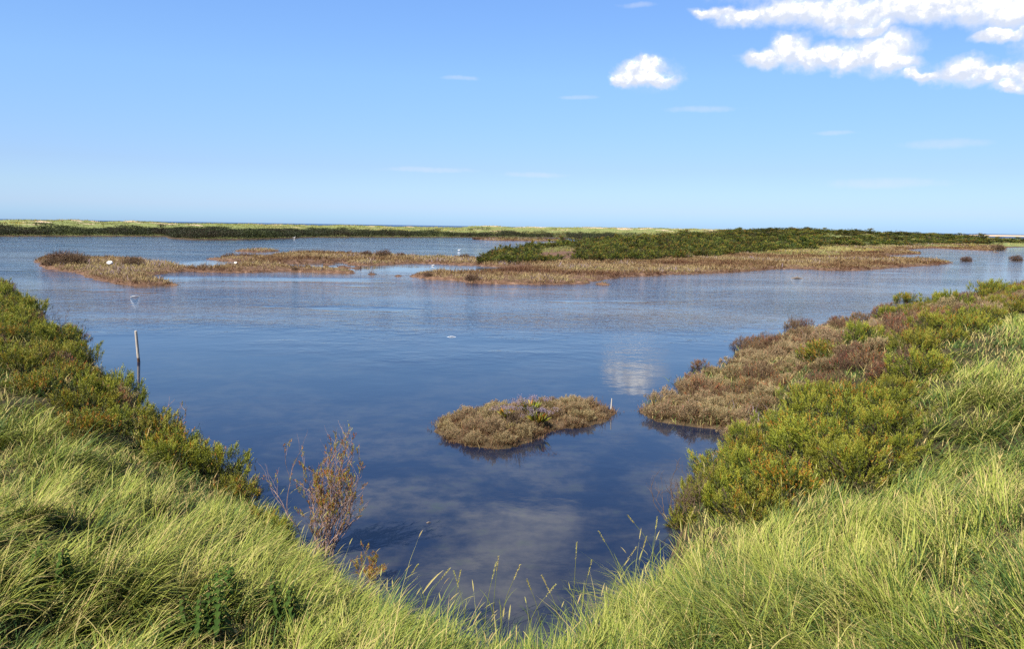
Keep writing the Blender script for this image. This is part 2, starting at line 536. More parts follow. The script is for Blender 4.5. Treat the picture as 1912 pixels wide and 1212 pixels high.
def foliage(name, stops, trans=0.3, rough=0.5, spec=0.3, vary=0.12):
    m, t, p = mat_new(name)
    a = t.new('ShaderNodeAttribute', attribute_name='tint')
    c = t.ramp(a.outputs['Fac'], stops)
    oi = t.new('ShaderNodeObjectInfo')
    hsv = t.new('ShaderNodeHueSaturation')
    t.put(hsv.inputs['Hue'], t.m('MULTIPLY_ADD', oi.outputs['Random'], 0.03, 0.485))
    t.put(hsv.inputs['Value'], t.m('MULTIPLY_ADD', oi.outputs['Random'], vary * 2, 1 - vary))
    t.put(hsv.inputs['Color'], c)
    c = t.v('MULTIPLY', hsv.outputs[0], (0.84, 0.82, 0.72))
    t.put(p.inputs['Base Color'], c)
    p.inputs['Roughness'].default_value = rough
    p.inputs['Specular IOR Level'].default_value = spec
    tr = t.new('ShaderNodeBsdfTranslucent')
    t.put(tr.inputs['Color'], c)
    mx = t.new('ShaderNodeMixShader')
    mx.inputs[0].default_value = trans
    t.l.new(p.outputs[0], mx.inputs[1])
    t.l.new(tr.outputs[0], mx.inputs[2])
    t.l.new(mx.outputs[0], m.node_tree.nodes['Material Output'].inputs['Surface'])
    return m


def plain(name, c1, c2, scale=8, rough=0.8, spec=0.3, bump=0.0, stretch=(1, 1, 1)):
    m, t, p = mat_new(name)
    tcn = t.new('ShaderNodeTexCoord').outputs['Object']
    vec = t.v('MULTIPLY', tcn, stretch)
    n = t.noise(vec, scale, 5, 0.6)
    t.put(p.inputs['Base Color'], t.ramp(n, [(0.3, c1), (0.7, c2)]))
    p.inputs['Roughness'].default_value = rough
    p.inputs['Specular IOR Level'].default_value = spec
    if bump:
        b = t.new('ShaderNodeBump')
        b.inputs['Distance'].default_value = bump
        t.put(b.inputs['Height'], n)
        t.put(p.inputs['Normal'], b.outputs[0])
    return m


M = {}
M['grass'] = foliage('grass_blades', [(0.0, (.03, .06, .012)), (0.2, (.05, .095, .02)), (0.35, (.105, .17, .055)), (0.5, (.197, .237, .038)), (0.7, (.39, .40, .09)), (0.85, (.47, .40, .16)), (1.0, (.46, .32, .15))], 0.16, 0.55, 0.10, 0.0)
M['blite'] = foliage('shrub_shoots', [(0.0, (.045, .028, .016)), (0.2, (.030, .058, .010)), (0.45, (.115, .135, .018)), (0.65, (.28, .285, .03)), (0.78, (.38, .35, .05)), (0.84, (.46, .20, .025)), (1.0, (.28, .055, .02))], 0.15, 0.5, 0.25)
M['dark_blite'] = foliage('dark_shrub_shoots', [(0.0, (.05, .03, .018)), (0.2, (.018, .034, .008)), (0.45, (.045, .066, .012)), (0.65, (.13, .145, .02)), (0.78, (.24, .23, .035)), (0.84, (.26, .13, .03)), (1.0, (.16, .05, .02))], 0.15, 0.55, 0.2, 0.30)
M['purslane'] = foliage('purslane_leaves', [(0.0, (.13, .05, .025)), (0.2, (.085, .07, .028)), (0.5, (.25, .175, .09)), (0.75, (.43, .335, .19)), (0.88, (.50, .29, .18)), (1.0, (.50, .12, .06))], 0.12, 0.6, 0.3)
M['redbrown'] = foliage('red_brown_shoots', [(0.0, (.05, .028, .02)), (0.3, (.14, .08, .045)), (0.55, (.27, .16, .09)), (0.75, (.26, .23, .09)), (0.9, (.40, .13, .04)), (1.0, (.46, .09, .03))], 0.15, 0.6, 0.3)
M['marsh'] = foliage('saltmarsh_leaves', [(0.0, (.125, .06, .028)), (0.25, (.20, .12, .052)), (0.5, (.31, .23, .10)), (0.7, (.46, .37, .18)), (0.9, (.27, .24, .075)), (0.95, (.34, .25, .30)), (1.0, (.38, .28, .38))], 0.2, 0.7, 0.2)
M['dune'] = foliage('dune_grass', [(0.0, (.045, .055, .018)), (0.3, (.11, .13, .035)), (0.6, (.23, .24, .065)), (0.85, (.40, .36, .16)), (1.0, (.5, .40, .03))], 0.25, 0.6, 0.2)
M['scrub'] = foliage('scrub_leaves', [(0.0, (.045, .03, .018)), (0.4, (.026, .034, .012)), (0.8, (.06, .07, .02)), (1.0, (.10, .11, .025))], 0.15, 0.6, 0.2)
M['stem'] = plain('woody_stem', (.06, .035, .02), (.15, .10, .06), 20, 0.9)
M['grey_stem'] = plain('grey_bare_wood', (.17, .095, .065), (.34, .23, .18), 30, 0.8)
M['nettle'] = foliage('nettle_leaf', [(0.0, (.02, .04, .012)), (0.5, (.04, .085, .018)), (1.0, (.07, .12, .022))], 0.2, 0.8, 0.08)
M['flower'] = foliage('lavender_petals', [(0.0, (.30, .22, .30)), (1.0, (.42, .34, .44))], 0.35, 0.6, 0.2)

# --- ground
m, t, p = mat_new('ground_soil')
geo = t.new('ShaderNodeNewGeometry').outputs['Position']
zone = t.new('ShaderNodeAttribute', attribute_name='zone').outputs['Fac']
gz = t.new('ShaderNodeSeparateXYZ')
t.put(gz.inputs[0], geo)
n1 = t.noise(geo, 2.5, 6, 0.6)
n2 = t.noise(geo, 0.11, 5, 0.6)
soil = t.ramp(n1, [(0.3, (.03, .03, .012)), (0.6, (.05, .04, .018)), (0.8, (.09, .07, .03))])
mud = t.ramp(n1, [(0.3, (.055, .03, .017)), (0.55, (.13, .072, .042)), (0.75, (.27, .17, .105))])
dgr = t.ramp(n1, [(0.3, (.10, .125, .035)), (0.7, (.24, .25, .08))])
sand = t.ramp(n1, [(0.3, (.42, .30, .18)), (0.7, (.58, .44, .28))])
sandm = t.sstep(t.m('ADD', n2, t.m('MULTIPLY', t.m('SUBTRACT', gz.outputs[2], 3.0), 0.10)), 0.52, 0.58)
dune_c = t.mix(sandm, dgr, sand)
c = t.mix(t.sstep(zone, 0.2, 0.8), soil, mud)
c = t.mix(t.sstep(zone, 1.2, 1.8), c, dune_c)
c = t.mix(t.sstep(zone, 2.2, 2.8), c, sand)
t.put(p.inputs['Base Color'], c)
p.inputs['Roughness'].default_value = 0.95
p.inputs['Specular IOR Level'].default_value = 0.15
b = t.new('ShaderNodeBump')
b.inputs['Distance'].default_value = 0.05
t.put(b.inputs['Height'], n1)
t.put(p.inputs['Normal'], b.outputs[0])
M['ground'] = m


# --- water: Fresnel reflection over a body colour that shows weed and silt on the shallow bed
def water_mat(name, sea=False):
    m, t, p = mat_new(name)
    pos = t.new('ShaderNodeNewGeometry').outputs['Position']
    s = t.new('ShaderNodeSeparateXYZ')
    t.put(s.inputs[0], pos)
    X, Y = s.outputs[0], s.outputs[1]
    rot = t.new('ShaderNodeVectorRotate', rotation_type='Z_AXIS')
    rot.inputs['Angle'].default_value = 0.52
    t.put(rot.inputs['Vector'], t.v('MULTIPLY', pos, (0.7, 1.0, 1.0)))
    rp = rot.outputs[0]
    rot2 = t.new('ShaderNodeVectorRotate', rotation_type='Z_AXIS')
    rot2.inputs['Angle'].default_value = -0.83
    t.put(rot2.inputs['Vector'], pos)
    rp2 = rot2.outputs[0]
    big = t.noise(t.v('MULTIPLY', pos, (0.6, 1.0, 1.0)), 0.09, 4, 0.55)
    gust = t.noise(t.v('MULTIPLY', pos, (0.35, 1.0, 1.0)), 0.16, 5, 0.6, 0.6)
    r1 = t.noise(rp, 2.5, 3, 0.6, 0.5)
    r2 = t.noise(rp2, 9.0, 2, 0.5, 0.3)
    r3 = t.noise(rp2, 1.1, 2, 0.5)
    far_ = t.sstep(t.m('ADD', Y, t.m('MULTIPLY', t.m('SUBTRACT', big, 0.5), 22.0)), 18.5, 32.0)
    if sea:
        amp = 0.10
    else:
        g = t.m('ADD', 0.55, t.m('MULTIPLY', t.sstep(gust, 0.35, 0.62), 0.65))
        calm = t.m('MULTIPLY', t.sstep(t.noise(t.v('MULTIPLY', pos, (0.22, 0.6, 1.0)), 0.35, 4, 0.55), 0.60, 0.68), 0.85)
        amp = t.m('MULTIPLY', t.m('MULTIPLY', far_, g), t.m('SUBTRACT', 1.0, calm))
        for (px, py, rx0, ry0, k0) in ((700, 503, 13.0, 6.5, .9), (850, 503, 9.0, 5.0, .85), (400, 492, 3.6, 9.0, .85), (480, 522, 8.0, 2.2, .75), (640, 492, 6.0, 5.0, .8), (300, 524, 2.5, 2.0, .7), (1500, 480, 10.0, 6.0, .6), (640, 521, 3.0, 0.9, .6)):
            c0 = at(px, py)
            q0 = t.v('MULTIPLY_ADD', pos, (1 / rx0, 1 / ry0, 0), (-c0[0] / rx0, -c0[1] / ry0, 0))
            m0 = t.m('MULTIPLY', t.m('SUBTRACT', 1.0, t.sstep(t.m('ADD', t.v('LENGTH', q0, out=1), t.m('SUBTRACT', gust, 0.5)), 0.55, 1.15)), k0)
            amp = t.m('MULTIPLY', amp, t.m('SUBTRACT', 1.0, m0))
        nearp = t.sstep(t.noise(pos, 0.5, 3, 0.5), 0.4, 0.62)
        amp = t.m('MULTIPLY_ADD', amp, 0.050, t.m('MULTIPLY_ADD', nearp, 0.0013, 0.0006))
    h = t.m('ADD', t.m('MULTIPLY', r1, 1.0), t.m('ADD', t.m('MULTIPLY', r2, 0.28), t.m('MULTIPLY', r3, 0.9)))
    h = t.m('MULTIPLY', h, amp)
    b = t.new('ShaderNodeBump')
    b.inputs['Distance'].default_value = 1.0
    b.inputs['Strength'].default_value = 1.0
    t.put(b.inputs['Height'], h)
    # bed and body
    weed = t.noise(pos, 0.42, 5, 0.6, 0.5)
    weed2 = t.noise(pos, 2.6, 5, 0.65)
    bedm = t.sstep(t.m('ADD', weed, t.m('MULTIPLY', t.m('SUBTRACT', weed2, 0.5), 0.22)), 0.38, 0.66)
    deep = (.006, .011, .027)
    silt = t.ramp(weed2, [(0.35, (.018, .023, .034)), (0.55, (.048, .047, .048)), (0.75, (.042, .052, .034))])
    body = t.mix(t.m('MULTIPLY', bedm, t.m('SUBTRACT', 1.0, t.m('MULTIPLY', t.sstep(Y, 9, 16), 0.65))), deep, silt)
    turb = t.m('MULTIPLY', t.sstep(big, 0.42, 0.58), t.sstep(Y, 20, 34))
    body = t.mix(turb, body, (.068, .060, .054))
    if sea:
        body = (0.012, 0.045, 0.12, 1)
    df = t.new('ShaderNodeBsdfDiffuse')
    t.put(df.inputs['Color'], body)
    gl = t.new('ShaderNodeBsdfGlossy')
    gl.inputs['Roughness'].default_value = 0.04 if not sea else 0.25
    gl.inputs['Color'].default_value = (1, 1, 1, 1)
    t.put(gl.inputs['Normal'], b.outputs[0])
    fr = t.new('ShaderNodeFresnel')
    fr.inputs['IOR'].default_value = 1.33
    t.put(fr.inputs['Normal'], b.outputs[0])
    mx = t.new('ShaderNodeMixShader')
    t.put(mx.inputs[0], t.m('MULTIPLY', fr.outputs[0], 0.3) if sea else fr.outputs[0])
    t.l.new(df.outputs[0], mx.inputs[1])
    t.l.new(gl.outputs[0], mx.inputs[2])
    t.l.new(mx.outputs[0], m.node_tree.nodes['Material Output'].inputs['Surface'])
    return m


M['water'] = water_mat('pond_water')
M['sea'] = water_mat('sea_water', True)

# ------------------------------------------------------------------ ground sheet, pond and sea
azs = np.concatenate([np.linspace(-180, -62, 40), np.linspace(-60, -38, 60), np.linspace(-37.8, 37.8, 640), np.linspace(38.2, 60, 60), np.linspace(62, 180, 40)])
rs = np.concatenate([[0.02], np.geomspace(0.4, 650, 900), np.geomspace(680, 2600, 60), [4000, 9000, 30000, 60000]])
A, Rr = np.meshgrid(np.radians(azs), rs)
GX, GY = (Rr * np.sin(A)), (Rr * np.cos(A))
gz_, s1, prm, sI, sF, sR = hgt(GX.ravel(), GY.ravel(), True)
na, nr = len(azs), len(rs)
zone = np.where(s1 > 0, prm * 0.42, 0.45)
rad_ = np.hypot(GX.ravel(), GY.ravel())
zone = np.where((sI > -1) & (s1 < 0) & (rad_ > 25), 1.0, zone)
zone = np.where(((sF > 2.0) & (sI < -1)) | ((sI > 9) & (rad_ > 115)), 2.0, zone)
zone = np.where(np.hypot(GX.ravel(), GY.ravel()) > 900, 3.0, zone)
idx = np.arange(nr - 1)[:, None] * na + np.arange(na - 1)[None, :]
Fq = np.stack([idx, idx + na, idx + na + 1, idx + 1], -1).reshape(-1, 4)
g = mesh_np('ground', np.stack([GX.ravel(), GY.ravel(), gz_], -1), Fq[:, ::-1], M['ground'], smooth=True, attrs={'zone': zone})
tag(g, 'rough marsh ground, mud flats and far sand dunes under the plants', 'ground', kind='structure')

wa = np.linspace(-180, 180, 361)
split = np.interp(wa, [azel(p_, 440)[0] for p_ in (-900, 0, 400, 900, 1300, 1600, 1790, 1912, 2300)], [300, 250, 270, 330, 370, 400, 420, 300, 300])
for nm, r0, r1_, mt, lb in (('water', np.zeros(361), split, M['water'], 'wind-rippled blue pond water around the marsh islands'), ('sea', split, np.full(361, 60000.), M['sea'], 'dark blue open sea along the horizon beyond the dunes')):
    ts = np.linspace(0, 1, 30) if nm == 'water' else np.linspace(0, 1, 40) ** 5
    rr = r0[None, :] + (r1_ - r0)[None, :] * ts[:, None]
    aa = np.radians(wa)[None, :]
    V = np.stack([rr * np.sin(aa), rr * np.cos(aa), np.zeros_like(rr)], -1).reshape(-1, 3)
    ii = np.arange(len(ts) - 1)[:, None] * 361 + np.arange(360)[None, :]
    o = mesh_np(nm, V, np.stack([ii, ii + 1, ii + 362, ii + 361], -1).reshape(-1, 4), mt)
    tag(o, lb, nm, kind='structure')


# ------------------------------------------------------------------ plant prototypes
def dome_points(n, Rx, Hh, seed, lobes_=7, amp=0.25, inner=0.35):
    """Points through an uneven dome, most of them near its skin; returns P and outward direction."""
    r_ = np.random.default_rng(seed)
    d = r_.normal(size=(n, 3))
    d[:, 2] = np.abs(d[:, 2]) * 1.0 + 0.02
    d = norm(d)
    c = norm(np.concatenate([r_.normal(size=(lobes_, 2)), r_.uniform(0.1, 1.2, (lobes_, 1))], 1))
    bump_ = np.max(np.exp(-((1 - d @ c.T) / 0.10)) * r_.uniform(0.5, 1.0, lobes_)[None, :], 1)
    rad = 1 - amp + amp * 1.6 * bump_ + r_.normal(0, 0.035, n)
    q = np.where(r_.random(n) < inner, r_.uniform(0.25, 0.9, n), r_.uniform(0.86, 1.0, n))
    P = d * (rad * q)[:, None] * np.array([Rx, Rx, Hh])
    return P, d, q, r_


def shoots(bag, P, D, Ls, nl, leaf_l, leaf_w, tint, spread=0.55, tipc=0.0):
    n = len(P)
    t_ = np.linspace(0.05, 1.0, nl)
    C = P[:, None, :] + D[:, None, :] * (Ls[:, None] * t_[None, :])[..., None]
    rad = norm(rng.normal(size=(n, nl, 3)))
    LD = norm(D[:, None, :] * 0.9 + rad * spread)
    Lf = leaf_l * rng.uniform(0.7, 1.2, (n, nl)) * (1.1 - 0.35 * t_)[None, :]
    T = np.clip(tint[:, None] + rng.normal(0, 0.04, (n, nl)) + tipc * (t_ - 0.5)[None, :], 0, 1)
    V, F, TT = leaves(C.reshape(-1, 3), LD.reshape(-1, 3), Lf.ravel(), np.full(n * nl, leaf_w), T.ravel())
    bag.add(V, F, TT)


def shrub(name, mat, seed, Rx=0.55, Hh=0.6, n=1300, nl=11, sl=(0.06, 0.16), leaf=(0.030, 0.008), orange=0.12, base=(0.30, 0.78), stems=26, amp=0.28, up=0.75, red=0.0, stem_mat='stem', lobes_=8, plumes=0):
    root = empty(name)
    P, d, q, r_ = dome_points(n, Rx, Hh, seed, lobes_, amp)
    D = norm(d * np.array([1, 1, 0.6]) * (1 - up) + np.array([0, 0, up]) + r_.normal(0, 0.22, (n, 3)))
    if plumes:
        # shoots gathered in upright plumes with gaps between them
        cP, cd, cq, _ = dome_points(plumes, Rx, Hh, seed + 500, lobes_, amp, 0.15)
        cP = cP * 0.86
        cD = norm(cd * np.array([1, 1, 0.5]) * 0.55 + np.array([0.10, 0, 0.75]) + r_.normal(0, 0.16, (plumes, 3)))
        k = r_.integers(0, plumes, n)
        ln = 0.34 * Hh
        tt = r_.random(n) ** 0.8
        wid = 0.085 * Rx * (1.15 - tt)
        P2 = cP[k] + cD[k] * ((tt - 0.55) * ln * r_.uniform(0.8, 1.1, n))[:, None] + r_.normal(0, 1, (n, 3)) * wid[:, None]
        P2[:, 2] = np.abs(P2[:, 2])
        keepd = r_.random(n) < 0.14
        P = np.where(keepd[:, None], P * 0.9, P2)
        D = np.where(keepd[:, None], D, norm(cD[k] + r_.normal(0, 0.20, (n, 3))))
        q = np.where(keepd, 0.5, 0.75 + 0.25 * tt)
        pk = r_.random(plumes)[k]
    patch = 0.5 + 0.5 * np.sin(P[:, 0] * 9 + seed) * np.cos(P[:, 1] * 8 + P[:, 2] * 7)
    if plumes:
        T = base[0] + (base[1] - base[0]) * np.clip(0.25 * r_.random(n) + 0.35 * pk + 0.9 * (q - 0.75) / 0.25 * 0.5, 0, 1)
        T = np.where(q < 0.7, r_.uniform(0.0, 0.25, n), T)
        patch = pk ** 3 * 2.2
    else:
        T = base[0] + (base[1] - base[0]) * np.clip(0.5 * r_.random(n) + 0.35 * patch + 0.15 * q, 0, 1)
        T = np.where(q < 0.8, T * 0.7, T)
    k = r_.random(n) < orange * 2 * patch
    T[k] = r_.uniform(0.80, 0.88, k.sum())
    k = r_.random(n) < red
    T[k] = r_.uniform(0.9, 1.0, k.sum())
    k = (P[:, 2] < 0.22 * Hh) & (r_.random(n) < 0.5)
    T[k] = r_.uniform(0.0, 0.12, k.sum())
    bag = Bag()
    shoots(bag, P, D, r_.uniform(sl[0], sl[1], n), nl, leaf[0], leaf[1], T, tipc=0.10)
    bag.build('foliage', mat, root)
    sb = Bag()
    for i in range(stems):
        j = r_.integers(0, n)
        e = P[j]
        tt = np.linspace(0, 1, 6)[:, None]
        path = e * tt + np.array([0, 0, 1.0]) * (np.sin(tt * np.pi) * 0.08 * Hh) + r_.normal(0, 0.012, (6, 3))
        path[:, 2] -= 0.05 * (1 - tt[:, 0])
        sb.add(*tube(path, np.linspace(0.009, 0.003, 6) * (Rx / 0.55), 4))
    sb.build('stems', M[stem_mat], root)
    return root


def copy_thing(root):
    r_ = root.copy()
    col.objects.link(r_)
    for ch in list(root.children):
        c_ = ch.copy()
        col.objects.link(c_)
        c_.parent = r_
        for g_ in list(ch.children):
            e_ = g_.copy()
            col.objects.link(e_)
            e_.parent = c_
    return r_


USED = set()


def place(proto, x, y, z, s, label, cat, group=None, rz=None, sz=None):
    o = proto if proto.name not in USED else copy_thing(proto)
    USED.add(proto.name)
    o.location = (x, y, z)
    o.rotation_euler = (0, 0, random.uniform(0, 6.28) if rz is None else rz)
    o.scale = (s, s, s if sz is None else sz)
    tag(o, label, cat, group)
    return o


def ordn(i):
    w = ['first', 'second', 'third', 'fourth', 'fifth', 'sixth', 'seventh', 'eighth', 'ninth', 'tenth', 'eleventh', 'twelfth', 'thirteenth', 'fourteenth', 'fifteenth', 'sixteenth', 'seventeenth', 'eighteenth', 'nineteenth']
    if i < len(w):
        return w[i]
    k = i + 1
    tens = ['', '', 'twenty', 'thirty', 'forty', 'fifty', 'sixty', 'seventy', 'eighty', 'ninety', 'hundred', 'hundred-and-ten', 'hundred-and-twenty'][k // 10]
    if k % 10 == 0:
        return tens.replace('ty', 'tieth') if k < 100 else tens + 'th'
    return tens + '-' + w[k % 10 - 1]


# near shrubby sea-blite: green with yellow tips, some orange
KB = dict(n=1500, nl=12, sl=(0.05, 0.11), leaf=(0.026, 0.0075), amp=0.4, plumes=62)
blite = [shrub('shrubby_seablite', M['blite'], 11, orange=0.03, **KB),
         shrub('shrubby_seablite', M['blite'], 12, 0.6, 0.55, orange=0.07, **KB),
         shrub('shrubby_seablite', M['blite'], 13, 0.5, 0.62, orange=0.01, base=(0.35, 0.80), **KB),
         shrub('shrubby_seablite', M['blite'], 14, 0.55, 0.55, orange=0.16, base=(0.2, 0.7), red=0.02, **KB)]
purs = [shrub('purslane_cushion', M['purslane'], 21, 0.6, 0.36, 3600, 5, (0.02, 0.07), (0.020, 0.009), 0.0, (0.35, 0.85), 14, 0.4, 0.4, 0.02, plumes=95),
        shrub('purslane_cushion', M['purslane'], 22, 0.5, 0.40, 3400, 5, (0.02, 0.08), (0.020, 0.009), 0.0, (0.25, 0.80), 14, 0.45, 0.4, 0.05, plumes=80),
        shrub('purslane_cushion', M['purslane'], 23, 0.55, 0.34, 3400, 5, (0.02, 0.08), (0.020, 0.009), 0.0, (0.10, 0.75), 14, 0.45, 0.4, 0.04, plumes=80)]
redb = [shrub('red_brown_bush', M['redbrown'], 31, 0.4, 0.45, 1000, 8, (0.05, 0.12), (0.024, 0.008), 0.0, (0.1, 0.75), 30, 0.35, 0.7, 0.08, plumes=50),
        shrub('red_brown_bush', M['redbrown'], 32, 0.45, 0.38, 900, 8, (0.05, 0.12), (0.024, 0.008), 0.0, (0.0, 0.55), 40, 0.3, 0.7, 0.04)]
dark = [shrub('dark_marsh_shrub', M['dark_blite'], 41 + i, 1.0, 1.0, 900, 6, (0.10, 0.22), (0.075, 0.030), (0.03, 0.12, 0.05, 0.02)[i], (0.15, 0.85), 14, 0.45, 0.72, lobes_=6, plumes=46) for i in range(4)]

def proj(x, y, z):
    v = np.stack([np.asarray(x, float), np.asarray(y, float), np.asarray(z, float) - CAM_H], -1) @ CR
    return CX + F_PX * v[..., 0] / -v[..., 2], CY - F_PX * v[..., 1] / -v[..., 2]


# plan extent of the two belts of shrubs on the near banks
BELT_R = [(1180, 800), (1200, 690), (1380, 620), (1640, 545), (1800, 520), (2100, 470), (2100, 520), (1912, 552), (1840, 595), (1745, 650), (1690, 730), (1700, 840), (1620, 885), (1480, 915), (1340, 950), (1240, 1010), (1230, 960)]
BELT_L = [(-300, 450), (0, 515), (70, 570), (150, 612), (300, 735), (450, 835), (560, 935), (720, 1045), (800, 1105), (740, 1105), (640, 1060), (550, 1005), (470, 935), (370, 872), (280, 828), (190, 805), (110, 765), (45, 715), (0, 668), (-300, 560)]


def in_belt(x, y, z, dz=0.25):
    px, py = proj(x, y, z + dz)
    ok = np.asarray(y) > 0.5
    return (np.maximum(sdist(px, py, BELT_R), sdist(px, py, BELT_L)) * np.where(ok, 1, -1) - np.where(ok, 0, 99)), px, py


OBST = []   # x, y, radius of near plants, so that grass keeps off them


def put_near(protos, px, py, s, label, cat, group=None, sink=0.04, sz=None):
    x, y, z = ground_at(px, py)
    OBST.append((x, y, 0.5 * s))
    return place(random.choice(protos), x, y, z - sink, s, label, cat, group, sz=sz)


# left bank: a band of bushes along the shore, from the far left end to the bottom of the frame
q_ = np.random.default_rng(78)
cx_, cy_, cr_ = q_.uniform(-34, 0, 16000), q_.uniform(5.5, 46, 16000), None
cz_ = hgt(cx_, cy_)
bd, bpx, bpy_ = in_belt(cx_, cy_, cz_)
okc = (bd > 0) & (sdist(cx_, cy_, NEAR) > 0.12) & (bpx > -150)
rows = []
for x, y, z in zip(cx_[okc], cy_[okc], cz_[okc]):
    d = math.hypot(x, y)
    sp = 0.50 + 0.026 * max(0, d - 9)
    if all((x - a[1]) ** 2 + (y - a[2]) ** 2 > sp * sp for a in rows):
        rows.append((d, x, y, z, sp))
rows.sort(key=lambda a: -a[0])
nb = 0
for d, x, y, z, sp in rows:
    sc = random.uniform(0.65, 1.05) * (0.45 + sp) * (0.80 if d < 9 else 1.0)
    w_ = random.random()
    if d > 11 and w_ < 0.14:
        pr, lw = redb[random.randint(0, 1)], 'brown'
    elif w_ < (0.42 if d > 12 else 0.2):
        pr, lw = blite[3], 'orange-tipped olive'
    else:
        pr, lw = random.choice(blite[:3]), 'green'
    place(pr, x, y, z - 0.05, sc, '%s shrub in the left bank belt, %s from its far end' % (lw, ordn(nb)), 'shrub', 'shrubs along the left bank')
    OBST.append((x, y, 0.30 * sc))
    nb += 1

# right bank: green shrubs between the promontory and the grass
RB = [(1275, 985, .55), (1300, 940, .7), (1345, 925, .8), (1335, 880, .75), (1390, 895, .9), (1420, 850, .9), (1455, 900, .9), (1480, 855, 1.0), (1510, 800, 1.0), (1540, 885, .85), (1560, 840, 1.0), (1590, 790, 1.0),
      (1620, 860, .85), (1650, 820, .9), (1660, 770, .8), (1455, 805, .8), (1545, 760, .8), (1690, 850, .6)]
for i, (px, py, s) in enumerate(sorted(RB, key=lambda a: -a[1])):
    put_near(blite[:3] + [blite[1]], px, py, s, 'bright olive-green shrub on the right bank, %s counting up from the bare dead twigs' % ordn(i), 'shrub', 'green shrubs on the right bank', sz=s * 0.95)
# cushions on the low promontory
PR = [(1240, 775, .75, 0), (1290, 780, .85, 0), (1340, 785, .85, 1), (1385, 790, .8, 0), (1270, 757, .6, 0), (1320, 755, .8, 0), (1375, 758, .8, 1), (1425, 765, .8, 2), (1300, 712, .6, 1), (1285, 722, .5, 1), (1340, 722, .7, 0), (1390, 725, .8, 2), (1440, 730, .8, 2),
      (1375, 695, .7, 1), (1420, 695, .8, 0), (1470, 700, .8, 2), (1510, 735, .7, 2), (1400, 668, .8, 1), (1450, 670, .9, 0), (1500, 675, .8, 2), (1550, 690, .8, 2), (1430, 650, .8, 2), (1480, 648, .9, 0), (1530, 655, .9, 1), (1590, 665, .8, 2), (1480, 630, .9, 2), (1530, 630, 1.0, 0), (1580, 638, .9, 2), (1640, 655, .8, 1), (1560, 612, 1.0, 2), (1620, 622, 1.0, 2),
      (1820, 566, 1.1, 2), (1860, 560, 1.1, 2), (1800, 560, 1.0, 2), (1770, 574, 1.0, 1), (1840, 552, 1.2, 2)]
for i, (px, py, s, k) in enumerate(sorted(PR, key=lambda a: (-a[1], a[0]))):
    lookw = ('pale olive', 'pinkish grey-green', 'brownish olive')[k]
    put_near([purs[k]], px, py, s, '%s low cushion plant on the right shore, %s counting from the near water edge' % (lookw, ordn(i)), 'cushion plant', 'cushion plants on the right promontory', 0.03)
RD = [(1350, 742, .7), (1320, 735, .5), (1385, 648, .8), (1405, 642, .7), (1450, 640, .6), (1500, 612, .9), (1560, 606, .9), (1600, 600, 1.0), (1640, 592, 1.1), (1660, 612, .9), (1590, 690, .9), (1630, 690, .9), (1560, 720, .7), (1655, 585, 1.2), (1480, 612, .8), (1690, 640, .9), (1530, 715, .6), (1700, 585, 1.1), (1305, 690, .7), (1460, 690, .6)]
for i, (px, py, s) in enumerate(sorted(RD, key=lambda a: (-a[1], a[0]))):
    put_near(redb, px, py, s, 'rust-brown spiky bush on the right shore, %s going away from the camera' % ordn(i), 'bush', 'red-brown bushes on the right shore')
RO = [(1720, 600, 1.2), (1745, 580, 1.2), (1770, 600, 1.2), (1735, 625, 1.0), (1800, 610, 1.0), (1700, 662, .9), (1850, 580, 1.3), (1880, 570, 1.3), (1900, 548, 1.6), (1850, 545, 1.4), (1780, 640, .8), (1905, 590, 1.2), (1690, 565, 1.3), (1870, 605, .9)]
for i, (px, py, s) in enumerate(sorted(RO, key=lambda a: (-a[1], a[0]))):
    put_near([blite[0], blite[1], blite[3]], px, py, s, 'olive shrub in the upper right meadow, %s going away from the camera' % ordn(i), 'shrub', 'olive shrubs in the upper right meadow')

# the rest of the promontory is closed cushion cover
pl = []
q_ = np.random.default_rng(77)
bx0, bx1, by0, by1 = PROM[:, 0].min(), PROM[:, 0].max(), PROM[:, 1].min(), PROM[:, 1].max()
cnd = np.stack([q_.uniform(bx0, bx1, 5000), q_.uniform(by0, by1, 5000)], -1)
okc = (sdist(cnd[:, 0], cnd[:, 1], PROM) > 0.1) & (sdist(cnd[:, 0], cnd[:, 1], NEAR) > 0.12)
for c_ in cnd[okc]:
    if all(math.hypot(c_[0] - a_[0], c_[1] - a_[1]) > 0.62 + 0.012 * c_[1] for a_ in pl) and all(math.hypot(c_[0] - a_[0], c_[1] - a_[1]) > 0.42 for a_ in OBST):
        pl.append(c_)
pl = sorted(pl, key=lambda a: a[1])[:150]
print('promontory fill', len(pl))
for i, c_ in enumerate(pl):
    k = q_.integers(0, 5)
    pr = purs[k] if k < 3 else random.choice(redb)
    z_ = float(hgt(np.array([c_[0]]), np.array([c_[1]]))[0])
    s = random.uniform(0.7, 1.05)
    if k < 3:
        place(pr, c_[0], c_[1], z_ - 0.04, s, '%s cushion plant within the promontory mat, %s from the near water edge' % (('pale olive', 'pinkish', 'brownish')[k], ordn(i)), 'cushion plant', 'cushion plants on the right promontory', sz=s * random.uniform(0.8, 1.2))
    else:
        place(pr, c_[0], c_[1], z_ - 0.04, s, 'rust-brown bush within the promontory cushions, %s from the near water edge' % ordn(i), 'bush', 'red-brown bushes on the right shore')
    OBST.append((c_[0], c_[1], 0.3))

